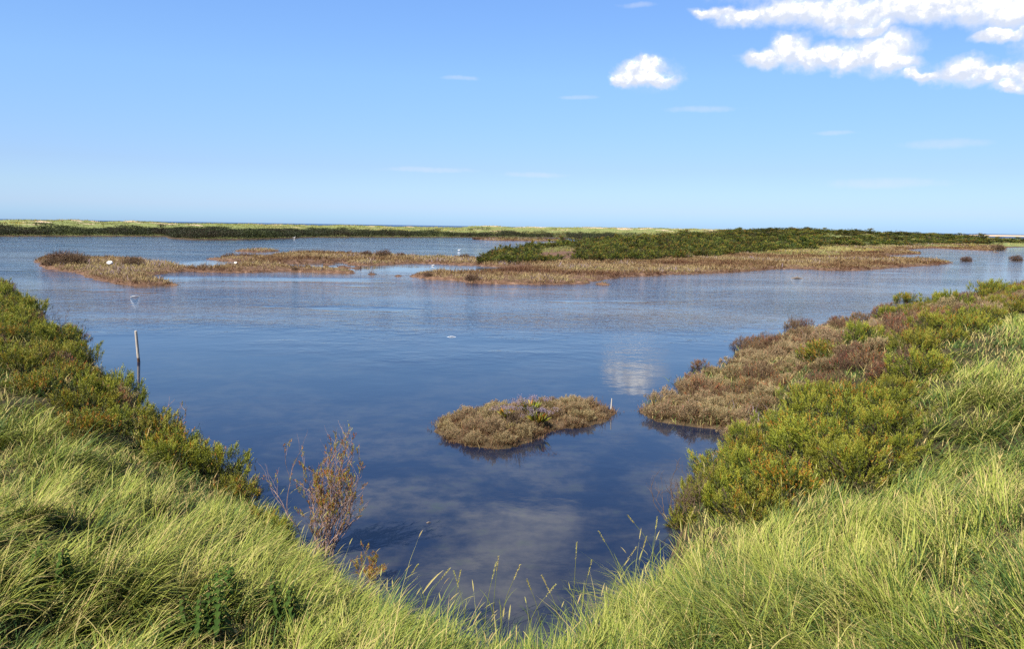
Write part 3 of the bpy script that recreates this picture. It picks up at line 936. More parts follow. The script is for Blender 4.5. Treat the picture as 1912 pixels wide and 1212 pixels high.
# the belt beyond and behind it, up to the right frame edge
q_ = np.random.default_rng(79)
cx_, cy_ = q_.uniform(1, 40, 26000), q_.uniform(7, 56, 26000)
cz_ = hgt(cx_, cy_)
bd, bpx, bpy_ = in_belt(cx_, cy_, cz_)
okc = (bd > 0) & (sdist(cx_, cy_, NEAR) > 0.12) & (bpx < 2000)
fillr = []
OA = list(OBST)
for x, y, z, px in zip(cx_[okc], cy_[okc], cz_[okc], bpx[okc]):
    d = math.hypot(x, y)
    sp = 0.55 + 0.022 * max(0, d - 10)
    if all((x - a[1]) ** 2 + (y - a[2]) ** 2 > sp * sp for a in fillr) and all((x - a[0]) ** 2 + (y - a[1]) ** 2 > (0.75 * sp) ** 2 for a in OA):
        fillr.append((d, x, y, z, sp))
fillr.sort(key=lambda a: a[0])
print('right belt fill', len(fillr))
for i, (d, x, y, z, sp) in enumerate(fillr):
    sc = random.uniform(0.75, 1.15) * (0.40 + sp)
    pn = fbm(np.array([x]), np.array([y]), 0.25, 2, 88)[0]
    if d < 13.5:
        pr, lw = blite[random.choice((0, 1, 2, 3))], 'green'
    elif pn > 0.15:
        pr, lw = random.choice((blite[0], blite[3], blite[1])), 'olive'
    elif pn > -0.1:
        pr, lw = redb[random.randint(0, 1)], 'rust-brown'
    else:
        pr, lw = random.choice(purs), 'pinkish grey'
    place(pr, x, y, z - 0.05, sc, '%s shrub in the right bank belt, %s from its near end' % (lw, ordn(i)), 'shrub', 'shrubs along the right bank')
    OBST.append((x, y, 0.30 * sc))

# small island in the pond
q_ = np.random.default_rng(80)
sx0, sx1, sy0, sy1 = SMALL[:, 0].min(), SMALL[:, 0].max(), SMALL[:, 1].min(), SMALL[:, 1].max()
cnd = np.stack([q_.uniform(sx0, sx1, 4000), q_.uniform(sy0, sy1, 4000)], -1)
cnd = cnd[sdist(cnd[:, 0], cnd[:, 1], SMALL) > 0.06]
si_l = []
for c_ in cnd:
    if all(math.hypot(*(c_ - a_)) > 0.30 for a_ in si_l):
        si_l.append(c_)
si_l.sort(key=lambda a: a[0])
print('small island cushions', len(si_l))
for i, c_ in enumerate(si_l):
    f = (c_[0] - sx0) / (sx1 - sx0)
    k = 0 if f < 0.5 else (1 if random.random() < 0.6 else 2)
    ed = float(sdist(np.array([c_[0]]), np.array([c_[1]]), SMALL)[0])
    s = random.uniform(0.42, 0.6) * (0.8 if ed < 0.2 else 1.0) * (0.75 if f > 0.85 else 1)
    z_ = float(hgt(np.array([c_[0]]), np.array([c_[1]]))[0])
    place(purs[k], c_[0], c_[1], z_ - 0.05, s, '%s cushion plant on the small pond island, %s from its left tip' % (('pale silvery', 'olive', 'brown')[k], ordn(i)), 'cushion plant', 'cushion plants on the small island', sz=s * random.uniform(0.9, 1.3))

# ------------------------------------------------------------------ marsh island shrubs (ridge) and lone bushes
ridge_pts = []
rr_ = np.random.default_rng(5)
cand = []
for _ in range(9000):
    px = rr_.uniform(895, 2000)
    py = rr_.uniform(449, 498)
    p2 = at(px, py)
    cand.append(p2)
cand = np.array(cand)
sdR = sdist(cand[:, 0], cand[:, 1], RIDGE)
cand = cand[sdR > 0.3]
sdR = sdR[sdR > 0.3]
order = rr_.permutation(len(cand))
glade = at(1035, 470)
for j in order:
    p2 = cand[j]
    d = math.hypot(*p2)
    if sdR[j] > 30 or d > 330:
        continue
    gx = math.degrees(math.atan2(p2[0], p2[1]))
    if abs(gx - azel(1040, 460)[0]) < 1.7 and 1.6 < sdR[j]:
        continue
    sp = 1.8 + 2.4 * max(0, d - 85) / 60 + (1.2 if d > 150 else 0)
    if all((p2[0] - q[0]) ** 2 + (p2[1] - q[1]) ** 2 > sp * sp * 0.8 for q in ridge_pts):
        ridge_pts.append((p2[0], p2[1], sp))
ridge_pts = sorted(ridge_pts, key=lambda a: math.hypot(a[0], a[1]))[:285]
print('ridge far', max(math.hypot(a[0], a[1]) for a in ridge_pts), max(math.degrees(math.atan2(a[0], a[1])) for a in ridge_pts))
print('ridge shrubs', len(ridge_pts), 'left bank', nb)
rx = np.array([a[0] for a in ridge_pts])
ry = np.array([a[1] for a in ridge_pts])
rz_ = hgt(rx, ry)
print('ridge az of far', [round(math.degrees(math.atan2(a[0], a[1]))) for a in ridge_pts[-8:]])
for (x, y, sp), z_ in zip(ridge_pts, rz_):
    tp = 0.85 + 0.15 * min(1, max(0, (math.degrees(math.atan2(x, y)) + 2.5) / 11))
    s = random.uniform(0.75, 1.2) * sp / 1.45
    hm = random.uniform(0.75, 1.3) * tp * (1.3 if y > 110 else 1.0)
    place(random.choice(dark), x, y, float(z_) - 0.1, s, 'dark green shrub in the dense thicket on the marsh island', 'shrub', 'shrubs of the island thicket', sz=hm)

# lone brown tufts on the islands
br = shrub('brown_marsh_tuft', M['redbrown'], 51, 0.5, 0.5, 420, 6, (0.12, 0.3), (0.06, 0.02), 0.0, (0.0, 0.5), 30, 0.3, 0.8)
LT = [(684, 477, 1.25, 'middle-sized brown tuft left of two others on the marsh island'), (717, 479, 1.7, 'largest of three brown tufts on the marsh island'), (750, 479, 1.0, 'small grey-brown tuft right of two others on the marsh island'),
      (551, 504, 0.6, 'tiny dark tuft at the edge of the marsh pool'), (120, 492, 2.3, 'wide brown tuft on the left tip of the long island'), (140, 493, 2.0, 'grey-brown tuft right of the wide one on the long island tip'), (100, 495, 1.5, 'small brown tuft at the very left tip of the long island'),
      (250, 496, 1.6, 'brown tuft beside the white stone on the long island'), (868, 482, 1.1, 'brown tuft on the neck joining the island thicket'), (880, 524, 1.0, 'dark brown tuft on the front shore of the middle island'), (800, 516, .7, 'low brown tuft near the left tip of the middle island'),
      (1864, 467, 3.2, 'dark bush on an islet in the right channel'), (1804, 487.5, 1.4, 'low dark tuft on the left islet in the right channel'), (1897, 486.5, 1.7, 'low dark tuft on the islet at the right frame edge')]
for px, py, s, lb in LT:
    x, y, z_ = ground_at(px, py)
    place(br, x, y, max(z_, 0.02) - 0.03, s, lb, 'tuft', sz=s * 0.75)
# dark reef of clumps in the open water
dkm = dark[0]
for i in range(16):
    px = 886 + i * 11 + random.uniform(-2, 2)
    x, y = at(px, 447.3 + i * 0.08)
    s = random.uniform(0.9, 1.8)
    place(br, x, y, 0.0, s * 1.3, 'dark brown clump on the thin reef left of the island thicket', 'tuft', 'clumps on the thin dark reef', sz=random.uniform(0.9, 1.5))


# ------------------------------------------------------------------ stuff: grass, saltmarsh plants, dune grass, scrub
def scatter_polar(n, r0, r1_, az0, az1, power):
    r_ = (r0 ** power + (r1_ ** power - r0 ** power) * rng.random(n)) ** (1 / power)
    a_ = np.radians(rng.uniform(az0, az1, n))
    return r_ * np.sin(a_), r_ * np.cos(a_), r_


NT_ = 15500
tx, ty, tr = scatter_polar(NT_, 1.6, 60, -50, 50, 0.55)
z_, s1, prm, sI, sF, sR = hgt(tx, ty, True)
ob = np.array(OBST)
dmin = np.full(NT_, 9.0)
for (ox, oy, orad) in ob:
    dmin = np.minimum(dmin, np.hypot(tx - ox, ty - oy) - orad)
keep = (s1 > 0.02) & (dmin > -0.05) & (rng.random(NT_) > prm * 0.985)
bd, _a, _b = in_belt(tx, ty, z_, 0.2)
keep &= (bd < 0) | (rng.random(NT_) < 0.035)
keep &= ~((s1 < 0.8) & (tr > 9) & (rng.random(NT_) < 0.75))
tx, ty, tr, tz, s1, bdk = tx[keep], ty[keep], tr[keep], z_[keep], s1[keep], bd[keep]
nt = len(tx)
blue = fbm(tx, ty, 0.35, 3, 61)
lenf = fbm(tx, ty, 0.55, 3, 63)
dirf = fbm(tx, ty, 0.22, 2, 65)
wind = np.where(tx < 1.0, -0.15, 0.9) + dirf * np.where(tx < 1.0, 2.4, 4.2) + rng.normal(0, 0.45, nt)
tl = np.clip(0.35 + 0.24 * lenf + 0.24 * fbm(tx, ty, 1.7, 2, 64) + rng.normal(0, 0.08, nt), 0.10, 0.70) * (0.55 + 0.45 * sstep(0, 80, -bdk))
lodf = np.maximum(1.0, tr / 7.0)
nbl = np.clip((58 / lodf ** 0.35).astype(int), 16, 70)
ti = np.repeat(np.arange(nt), nbl)
N = len(ti)
spread = 0.075 * lodf[ti] ** 0.8
ra = rng.uniform(0, 2 * np.pi, N)
rq = np.sqrt(rng.random(N)) * spread
bx, by = tx[ti] + np.cos(ra) * rq, ty[ti] + np.sin(ra) * rq
root = np.stack([bx, by, tz[ti] - 0.03], -1)
L = tl[ti] * rng.uniform(0.55, 1.25, N)
azb = wind[ti] + rng.normal(0, 0.34, N)
splay = rng.random(N) < 0.32
azb = np.where(splay, ra, azb)
tt0 = rng.uniform(0.08, 0.80, nt) + 0.25 * np.clip(fbm(tx, ty, 0.8, 2, 66) * 2, -0.5, 1)
th0 = np.clip(tt0[ti] + rng.normal(0, 0.16, N), 0.02, 1.1)
th1 = th0 + rng.uniform(0.5, 1.8, N)
W = rng.uniform(0.004, 0.0085, N) * lodf[ti] ** 0.75
T = 0.40 + 0.27 * rng.random(N) - 0.16 * np.clip(blue[ti] * 2.0, -0.4, 0.9) + rng.normal(0, 0.06, N) + (rng.normal(0, 0.09, nt))[ti]
dead = rng.random(N) < 0.11
T = np.where(dead, rng.uniform(0.8, 1.0, N), T)
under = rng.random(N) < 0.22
T = np.where(under, rng.uniform(0.0, 0.22, N), np.clip(T, 0.15, 0.95))  # under blades coloured dark, standing in for the shade in gaps of the sward
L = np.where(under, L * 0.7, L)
gb = Bag()
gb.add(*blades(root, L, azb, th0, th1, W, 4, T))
# short undergrowth everywhere on the near banks, between the shrubs too
UN = 85000
ux, uy, ur = scatter_polar(UN, 2.0, 55, -48, 48, 0.7)
uz, us, upr, _i, _f, _r = hgt(ux, uy, True)
ku = (us > 0.05)
ux, uy, ur, uz, upr = ux[ku], uy[ku], ur[ku], uz[ku], upr[ku]
un = len(ux)
ut = np.repeat(np.arange(un), 5)
ul = np.maximum(1, ur / 8)
unz = fbm(ux, uy, 0.7, 3, 111)
gb.add(*blades(np.stack([ux[ut] + rng.normal(0, 0.06, un * 5) * ul[ut], uy[ut] + rng.normal(0, 0.06, un * 5) * ul[ut], uz[ut] - 0.01], -1), rng.uniform(0.08, 0.24, un * 5), rng.uniform(0, 6.28, un * 5), rng.uniform(0, 0.8, un * 5), rng.uniform(0.6, 2.0, un * 5), rng.uniform(0.004, 0.010, un * 5) * ul[ut] ** 0.8, 2,
               np.where(rng.random(un * 5) < 0.45 + 0.4 * unz[ut], rng.uniform(0.82, 1.0, un * 5), rng.uniform(0.05, 0.5, un * 5))))
# seed heads on stalks inside the sward
NS = 2600
si_ = rng.integers(0, nt, NS)
hs = fbm(tx[si_], ty[si_], 0.5, 2, 71)
si_ = si_[(hs > -0.15) | (rng.random(NS) < 0.25)]
NS = len(si_)
rt = np.stack([tx[si_] + rng.normal(0, 0.07, NS), ty[si_] + rng.normal(0, 0.07, NS), tz[si_]], -1)
Ls = tl[si_] * rng.uniform(1.05, 1.5, NS)
azs_ = wind[si_] + rng.normal(0, 0.35, NS)
t0 = rng.uniform(0.05, 0.3, NS)
t1 = t0 + rng.uniform(0.35, 1.0, NS)
V, F, TT, Pc = blades(rt, Ls, azs_, t0, t1, np.full(NS, 0.003) * lodf[si_] ** 0.7, 4, np.full(NS, 0.72) + rng.normal(0, 0.05, NS))
gb.add(V, F, TT)
tip = Pc[:, -1]
dirn = Pc[:, -1] - Pc[:, -2]
thd = np.arctan2(np.hypot(dirn[:, 0], dirn[:, 1]), dirn[:, 2])
hl = rng.uniform(0.06, 0.11, NS)
for tw in (0.0, np.pi / 2):
    gb.add(*blades(tip - dirn * 0.15, hl, azs_, thd, thd + 0.5, rng.uniform(0.005, 0.008, NS) * lodf[si_] ** 0.6, 4, rng.uniform(0.76, 0.95, NS), np.full(NS, tw), True))
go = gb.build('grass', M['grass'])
tag(go, 'long wind-bent yellow-green grass with pale seed heads covering the near banks', 'grass', kind='stuff')
print('grass blades', N, 'tufts', nt)

# saltmarsh plants on the islands and the promontory
N = 270000
mx_, my_, mr = scatter_polar(N, 11, 250, -36, 36, 0.8)
z_, s1, prm, sI, sF, sR = hgt(mx_, my_, True)
lowm = (sI > -0.06) & (sR < 1.5) & (s1 < 0)
near_low = (s1 > -0.05) & (s1 < 2.5) & (rng.random(N) < 0.9) & ((prm > 0.3) | (s1 < 0.25))
keep = lowm | near_low
mx_, my_, mr, z_, sI, s1 = mx_[keep], my_[keep], mr[keep], z_[keep], sI[keep], s1[keep]
n = len(mx_)
k6 = 5
lod = np.maximum(0.6, mr / 45)
pt = fbm(mx_, my_, 0.5, 4, 81)
pt2 = fbm(mx_, my_, 0.16, 3, 83)
hh = np.clip(0.24 + 0.42 * pt + 0.08 * rng.random(n), 0.07, 0.65) * sstep(0.0, 0.5, np.maximum(sI, s1) + 0.2) * np.where(mr < 25, 0.6, 1.0)
ti = np.repeat(np.arange(n), k6)
root = np.stack([mx_[ti] + rng.normal(0, 0.05, n * k6) * lod[ti], my_[ti] + rng.normal(0, 0.05, n * k6) * lod[ti], z_[ti] - 0.02], -1)
T = 0.51 - 0.35 * pt[ti] + 0.55 * pt2[ti] + rng.normal(0, 0.12, n * k6)
pur = (pt2[ti] > 0.12) & (pt[ti] > 0.1) & (rng.random(n * k6) < 0.22)
T = np.clip(T, 0.02, 0.9)
T = np.where(pur, rng.uniform(0.95, 1.0, n * k6), T)
T = np.where(np.maximum(sI, s1)[ti] < 0.3, np.clip(T - 0.35, 0, 1), T)
rimn = 60000
rx_, ry_, rr2 = scatter_polar(rimn, 7, 34, -30, 40, 1.2)
zr, s1r, pr_, sIr, _f, _r = hgt(rx_, ry_, True)
kr = (((s1r > -0.10) & (s1r < 0.35) & (pr_ > 0.1)) | ((sIr > -0.10) & (sIr < 0.30) & (rr2 < 24)))
rx_, ry_, zr, rr2 = rx_[kr], ry_[kr], zr[kr], rr2[kr]
nr_ = len(rx_)
tr_ = np.repeat(np.arange(nr_), 7)
rootr = np.stack([rx_[tr_] + rng.normal(0, 0.03, nr_ * 7), ry_[tr_] + rng.normal(0, 0.03, nr_ * 7), np.maximum(zr[tr_], -0.03) - 0.01], -1)
mb = Bag()
mb.add(*blades(rootr, rng.uniform(0.05, 0.16, nr_ * 7), rng.uniform(0, 6.28, nr_ * 7), rng.uniform(0, 1.2, nr_ * 7), rng.uniform(0.5, 2.0, nr_ * 7), rng.uniform(0.005, 0.011, nr_ * 7), 2, np.clip(rng.normal(0.18, 0.16, nr_ * 7), 0, 0.6)))
print('rim', nr_)
mb.add(*blades(root, hh[ti] * rng.uniform(0.5, 1.3, n * k6), rng.uniform(0, 6.28, n * k6), rng.uniform(0, 1.1, n * k6), rng.uniform(0.6, 1.9, n * k6), rng.uniform(0.012, 0.028, n * k6) * lod[ti], 2, T))
mo = mb.build('saltmarsh_plants', M['marsh'])
tag(mo, 'low brown and olive saltmarsh plants with mauve patches covering the flat islands', 'marsh plants', kind='stuff')
print('marsh', n * k6)

# dune grass behind the pond
N = 108000
mx_, my_, mr = scatter_polar(N, 95, 640, -48, 44, 0.7)
z_, s1, prm, sI, sF, sR = hgt(mx_, my_, True)
sandy = fbm(mx_, my_, 0.09, 4, 91) + 0.15 * (z_ - 2.6)
keep = ((sF > 6) | ((sI > 6) & (mr > 115))) & (s1 < 0) & (sR < 0.5) & ~((sandy > 0.32) & (rng.random(N) < 0.9)) & (mr < 620)
gl_ = (sR > 0.5) & (np.abs(np.degrees(np.arctan2(mx_, my_)) - azel(1040, 460)[0]) < 2.2)
keep |= gl_ | ((sR > 10) & (rng.random(N) < 0.6))
mx_, my_, mr, z_, sF = mx_[keep], my_[keep], mr[keep], z_[keep], sF[keep]
n = len(mx_)
k6 = 6
ti = np.repeat(np.arange(n), k6)
lod = mr / 160
root = np.stack([mx_[ti] + rng.normal(0, 0.25, n * k6) * lod[ti], my_[ti] + rng.normal(0, 0.25, n * k6) * lod[ti], z_[ti] - 0.05], -1)
pt = fbm(mx_, my_, 0.07, 4, 95)
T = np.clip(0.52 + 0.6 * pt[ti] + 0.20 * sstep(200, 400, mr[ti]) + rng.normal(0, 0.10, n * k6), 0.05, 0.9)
yl = (fbm(mx_, my_, 0.12, 3, 97)[ti] > 0.35) & (rng.random(n * k6) < 0.35) & (mr[ti] < 330)
T = np.where(yl, 1.0, T)
db = Bag()
db.add(*blades(root, rng.uniform(0.25, 0.6, n * k6) * (0.8 + 0.5 * pt[ti]), rng.normal(0.3, 0.8, n * k6), rng.uniform(0, 0.5, n * k6), rng.uniform(0.4, 1.2, n * k6), rng.uniform(0.05, 0.10, n * k6) * lod[ti], 2, T))
tag(db.build('dune_grass', M['dune']), 'yellow-green grass over the distant dunes behind the pond', 'dune grass', kind='stuff')

# dark scrub along the foot of the dunes
pts = []
N = 175000
mx_, my_, mr = scatter_polar(N, 95, 330, -46, 14, 0.8)
z_, s1, prm, sI, sF, sR = hgt(mx_, my_, True)
dens = fbm(mx_, my_, 0.12, 3, 101)
azm = np.degrees(np.arctan2(mx_, my_))
band = np.interp(azm, [-33, -20, -14, 0, 8], [13, 13, 14, 9, 7])
keep = (sF > 0.5) & (sR < 0) & (((sF < band + dens * 9)) | ((dens > 0.40) & (sF < 38) & (rng.random(N) < 0.3)))
mx_, my_, mr, z_, dens = mx_[keep], my_[keep], mr[keep], z_[keep], dens[keep]
n = len(mx_)
clump = np.clip(1.15 + 0.9 * fbm(mx_, my_, 0.22, 3, 103), 0.35, 1.9) * np.where(sF[keep] > 16, 0.6, 1.0)
k6 = 26
ti = np.repeat(np.arange(n), k6)
dd = norm(rng.normal(size=(n * k6, 3)))
P = np.stack([mx_[ti], my_[ti], z_[ti]], -1) + np.stack([rng.normal(0, 0.35, n * k6), rng.normal(0, 0.35, n * k6), rng.uniform(0, 1, n * k6) ** 0.8 * clump[ti] * 1.1], -1)
dd[:, 2] = np.abs(dd[:, 2])
hz = (P[:, 2] - z_[ti]) / (clump[ti] * 1.1)
V, F, TT = leaves(P, dd, rng.uniform(0.12, 0.3, n * k6), rng.uniform(0.08, 0.16, n * k6), np.clip(0.35 + 0.45 * fbm(mx_, my_, 0.2, 3, 105)[ti] + rng.normal(0, 0.18, n * k6), 0, 1))
o = mesh_np('scrub', V, F, M['scrub'], TT)
tag(o, 'dark green and brown scrub along the far waterline under the dunes', 'scrub', kind='stuff')
print('scrub clumps', n)


# ------------------------------------------------------------------ single things
def post_mesh(name, h, r0, r1_, lean, mat, rings=14, sides=12, seed=0, below=0.5, chip=0.0):
    r_ = np.random.default_rng(seed)
    zz = np.linspace(-below, h, rings)
    ph = np.arange(sides) * 2 * np.pi / sides
    V = []
    prof = 1 + r_.normal(0, 0.05, sides)
    for z in zz:
        f = (z + below) / (h + below)
        rad = (r0 + (r1_ - r0) * f) * prof * (1 + r_.normal(0, 0.02, sides))
        V.append(np.stack([np.cos(ph) * rad + lean[0] * z, np.sin(ph) * rad + lean[1] * z, np.full(sides, z) + (chip * r_.random(sides) if z == zz[-1] else 0)], -1))
    cap = V[-1] * 1.0
    cc_ = cap.mean(0)
    V.append(cc_ + (cap - cc_) * 0.55 + np.array([0, 0, 0.006]))
    V.append(cc_ + (cap - cc_) * 0.02 + np.array([0, 0, 0.008]))
    V = np.concatenate(V)
    k = rings + 2
    i = np.arange(k - 1)[:, None] * sides
    j = np.arange(sides)[None, :]
    F = np.stack([i + j, i + (j + 1) % sides, i + sides + (j + 1) % sides, i + sides + j], -1).reshape(-1, 4)
    o_ = mesh_np(name, V, F, mat)
    return o_


m, t, p = mat_new('weathered_post_wood')
ob_ = t.new('ShaderNodeTexCoord').outputs['Object']
sz_ = t.new('ShaderNodeSeparateXYZ')
t.put(sz_.inputs[0], ob_)
gr = t.noise(t.v('MULTIPLY', ob_, (30, 30, 2.5)), 1.0, 5, 0.6)
c = t.ramp(gr, [(0.3, (.30, .24, .18)), (0.55, (.48, .41, .32)), (0.8, (.60, .53, .43))])
wet = t.m('SUBTRACT', 1.0, t.sstep(t.m('ADD', sz_.outputs[2], t.m('MULTIPLY', gr, 0.03)), 0.09, 0.14))
c = t.mix(wet, c, (.07, .032, .014))
t.put(p.inputs['Base Color'], c)
p.inputs['Roughness'].default_value = 0.85
b = t.new('ShaderNodeBump')
b.inputs['Distance'].default_value = 0.01
t.put(b.inputs['Height'], gr)
t.put(p.inputs['Normal'], b.outputs[0])
M['post'] = m
px_, py_ = at(259, 676)
o = post_mesh('wooden_post', 0.76, 0.036, 0.031, (-0.05, 0.0), M['post'], seed=3)
o.location = (px_, py_, 0)
tag(o, 'pale weathered wooden post standing in the water off the left bank', 'post')

x, y, z_ = ground_at(1140, 771)
o = post_mesh('wooden_stake', 0.26, 0.018, 0.010, (0.06, 0), M['post'], seed=5, chip=0.05, below=0.2)
o.location = (x, y, 0.0)
tag(o, 'short split wooden stake at the right tip of the small island', 'stake')


def twig_bush(name, seed, height, lean, n_main, depth, rad, mat, tips=0.0, curl=0.5, spreadx=0.5, tipmat=None, tip_tint=(0.6, 0.88)):
    """Bare branching stems, some ending in leafy tips."""
    r_ = np.random.default_rng(seed)
    root_ = empty(name)
    sb, fb = Bag(), Bag()
    ends = []

    def grow(p0, d, ln, rd, lev):
        n_ = 7
        pts_ = [p0]
        for i in range(n_):
            d = norm(d + r_.normal(0, 0.16 * curl * 2, 3) + np.array([0, 0, 0.10]))
            pts_.append(pts_[-1] + d * ln / n_)
        sb.add(*tube(np.array(pts_), np.linspace(rd, rd * 0.5, n_ + 1), 4))
        if lev >= depth:
            ends.append((pts_[-1], d, pts_[-4], lev))
            return
        for _ in range(r_.integers(2, 4)):
            i = r_.integers(3, n_ + 1)
            nd = norm(d + r_.normal(0, 0.45, 3) + np.array([0, 0, 0.2]))
            grow(pts_[i], nd, ln * r_.uniform(0.5, 0.8), rd * 0.6, lev + 1)
        ends.append((pts_[-1], d, pts_[-4], lev))

    for k_ in range(n_main):
        d0 = norm(np.array([lean[0] + r_.normal(0, spreadx), lean[1] + r_.normal(0, spreadx * 0.6), 1.0]))
        grow(np.array([r_.normal(0, 0.08), r_.normal(0, 0.06), -0.03]), d0, height * r_.uniform(0.35, 0.6), rad, 0)
    sb.build('branches', mat, root_)
    if tips:
        P_, D_ = [], []
        for (e, d, q0, lev) in ends:
            if r_.random() < tips:
                for f in np.linspace(0, 1, 7):
                    P_.append(q0 + (e - q0) * f + r_.normal(0, 0.006, 3))
                    D_.append(norm(d + r_.normal(0, 0.35, 3) + np.array([0, 0, 0.5])))
        if P_:
            P_, D_ = np.array(P_), np.array(D_)
            shoots(fb, P_, D_, r_.uniform(0.02, 0.05, len(P_)), 9, 0.016, 0.006, r_.uniform(tip_tint[0], tip_tint[1], len(P_)))
            fb.build('leaf_tips', tipmat or M['blite'], root_)
    return root_


def set_thing(o, px, py, label, cat, dz=0.0, rz=0.0, s=1.0):
    x, y, z_ = ground_at(px, py)
    o.location = (x, y, z_ + dz)
    o.rotation_euler = (0, 0, rz)
    o.scale = (s, s, s)
    tag(o, label, cat)


o = twig_bush('bare_shrub', 3, 1.15, (0.18, 0.1), 24, 3, 0.007, M['grey_stem'], 0.34, 0.5, 0.20, tip_tint=(0.66, 0.93))
set_thing(o, 600, 1035, 'tall half-bare shrub with grey stems and orange leaf tips over the water', 'shrub')
o = twig_bush('bare_shrub', 8, 0.5, (0.3, 0.1), 12, 2, 0.005, M['grey_stem'], 0.7, 0.5, 0.3, tip_tint=(0.7, 0.9))
set_thing(o, 690, 1090, 'small twiggy shrub with orange tips below the tall half-bare shrub', 'shrub', 0.0, 0.0, 0.7)
o = twig_bush('dead_twigs', 5, 0.75, (-0.45, 0.0), 12, 3, 0.0055, M['stem'], 0.0, 0.6, 0.5)
set_thing(o, 1278, 985, 'tangle of dark dead twigs leaning over the water on the right bank', 'twigs')
o = twig_bush('dead_twigs', 6, 1.1, (0.8, 0.0), 6, 2, 0.007, M['stem'], 0.0, 0.5, 0.3)
set_thing(o, 95, 640, 'bare dark branch arching from the far left shrubs', 'twigs', 0.15)
o = twig_bush('dead_twigs', 9, 0.6, (0.6, 0.0), 3, 1, 0.005, M['grey_stem'], 0.3, 0.5, 0.4)
set_thing(o, 318, 800, 'few pale bare twigs with one leafy tip right of the post', 'twigs', 0.1)
o = twig_bush('dead_twigs', 12, 0.45, (0, 0.0), 3, 1, 0.004, M['stem'], 0.0, 0.3, 0.1)
set_thing(o, 1121, 772, 'thin upright dark twigs beside the stake on the small island', 'twigs')
o = twig_bush('dead_twigs', 15, 0.4, (0, 0.0), 26, 1, 0.003, M['stem'], 0.0, 0.25, 0.25)
set_thing(o, 962, 800, 'dark brown twiggy tuft in the middle of the small island', 'twigs', 0.1)
o = twig_bush('dead_twigs', 16, 0.6, (0, 0.0), 22, 1, 0.005, M['stem'], 0.0, 0.25, 0.3)
set_thing(o, 1483, 622, 'dark bare twig tuft on the shore behind the promontory cushions', 'twigs', 0.2)


def sea_lavender(seed, label, px, py, s):
    r_ = np.random.default_rng(seed)
    root_ = empty('sea_lavender')
    lb_, sb, fb = Bag(), Bag(), Bag()
    n = 60
    a_ = r_.uniform(0, 6.28, n)
    P = np.stack([np.cos(a_) * 0.03, np.sin(a_) * 0.03, np.full(n, 0.05)], -1)
    D = norm(np.stack([np.cos(a_), np.sin(a_), r_.uniform(0.6, 2.2, n)], -1))
    lb_.add(*leaves(P + D * 0.04, D, r_.uniform(0.1, 0.2, n), np.full(n, 0.035), r_.uniform(0.4, 0.9, n)))
    for k_ in range(14):
        a = r_.uniform(0, 6.28)
        top = np.array([math.cos(a) * r_.uniform(0.03, 0.3), math.sin(a) * r_.uniform(0.03, 0.3), r_.uniform(0.20, 0.28)])
        path = np.array([top * f for f in np.linspace(0, 1, 5)])
        sb.add(*tube(path, 0.002, 4))
        m_ = 48
        P = top + r_.normal(0, 1, (m_, 3)) * np.array([0.03, 0.03, 0.014])
        fb = Bag()
        fb.add(*leaves(P, norm(r_.normal(0, 0.5, (m_, 3)) + np.array([0, 0, 1])), np.full(m_, 0.014), np.full(m_, 0.011), r_.random(m_)))
        fb.build('flower_head', M['flower'], root_)
    lb_.build('leaves', M['blite'], root_)
    sb.build('stems', M['stem'], root_)
    set_thing(root_, px, py, label, 'flower plant', 0.02, 0, s)
    OBST.append((root_.location[0], root_.location[1], 0.1))


sea_lavender(1, 'mauve-flowered plant on the front middle edge of the small island', 1003, 800, 1.15)
sea_lavender(2, 'mauve-flowered plant behind another near the middle of the small island', 990, 780, 1.2)
sea_lavender(3, 'small green plant with few mauve flowers left of the twiggy tuft', 945, 788, 0.9)


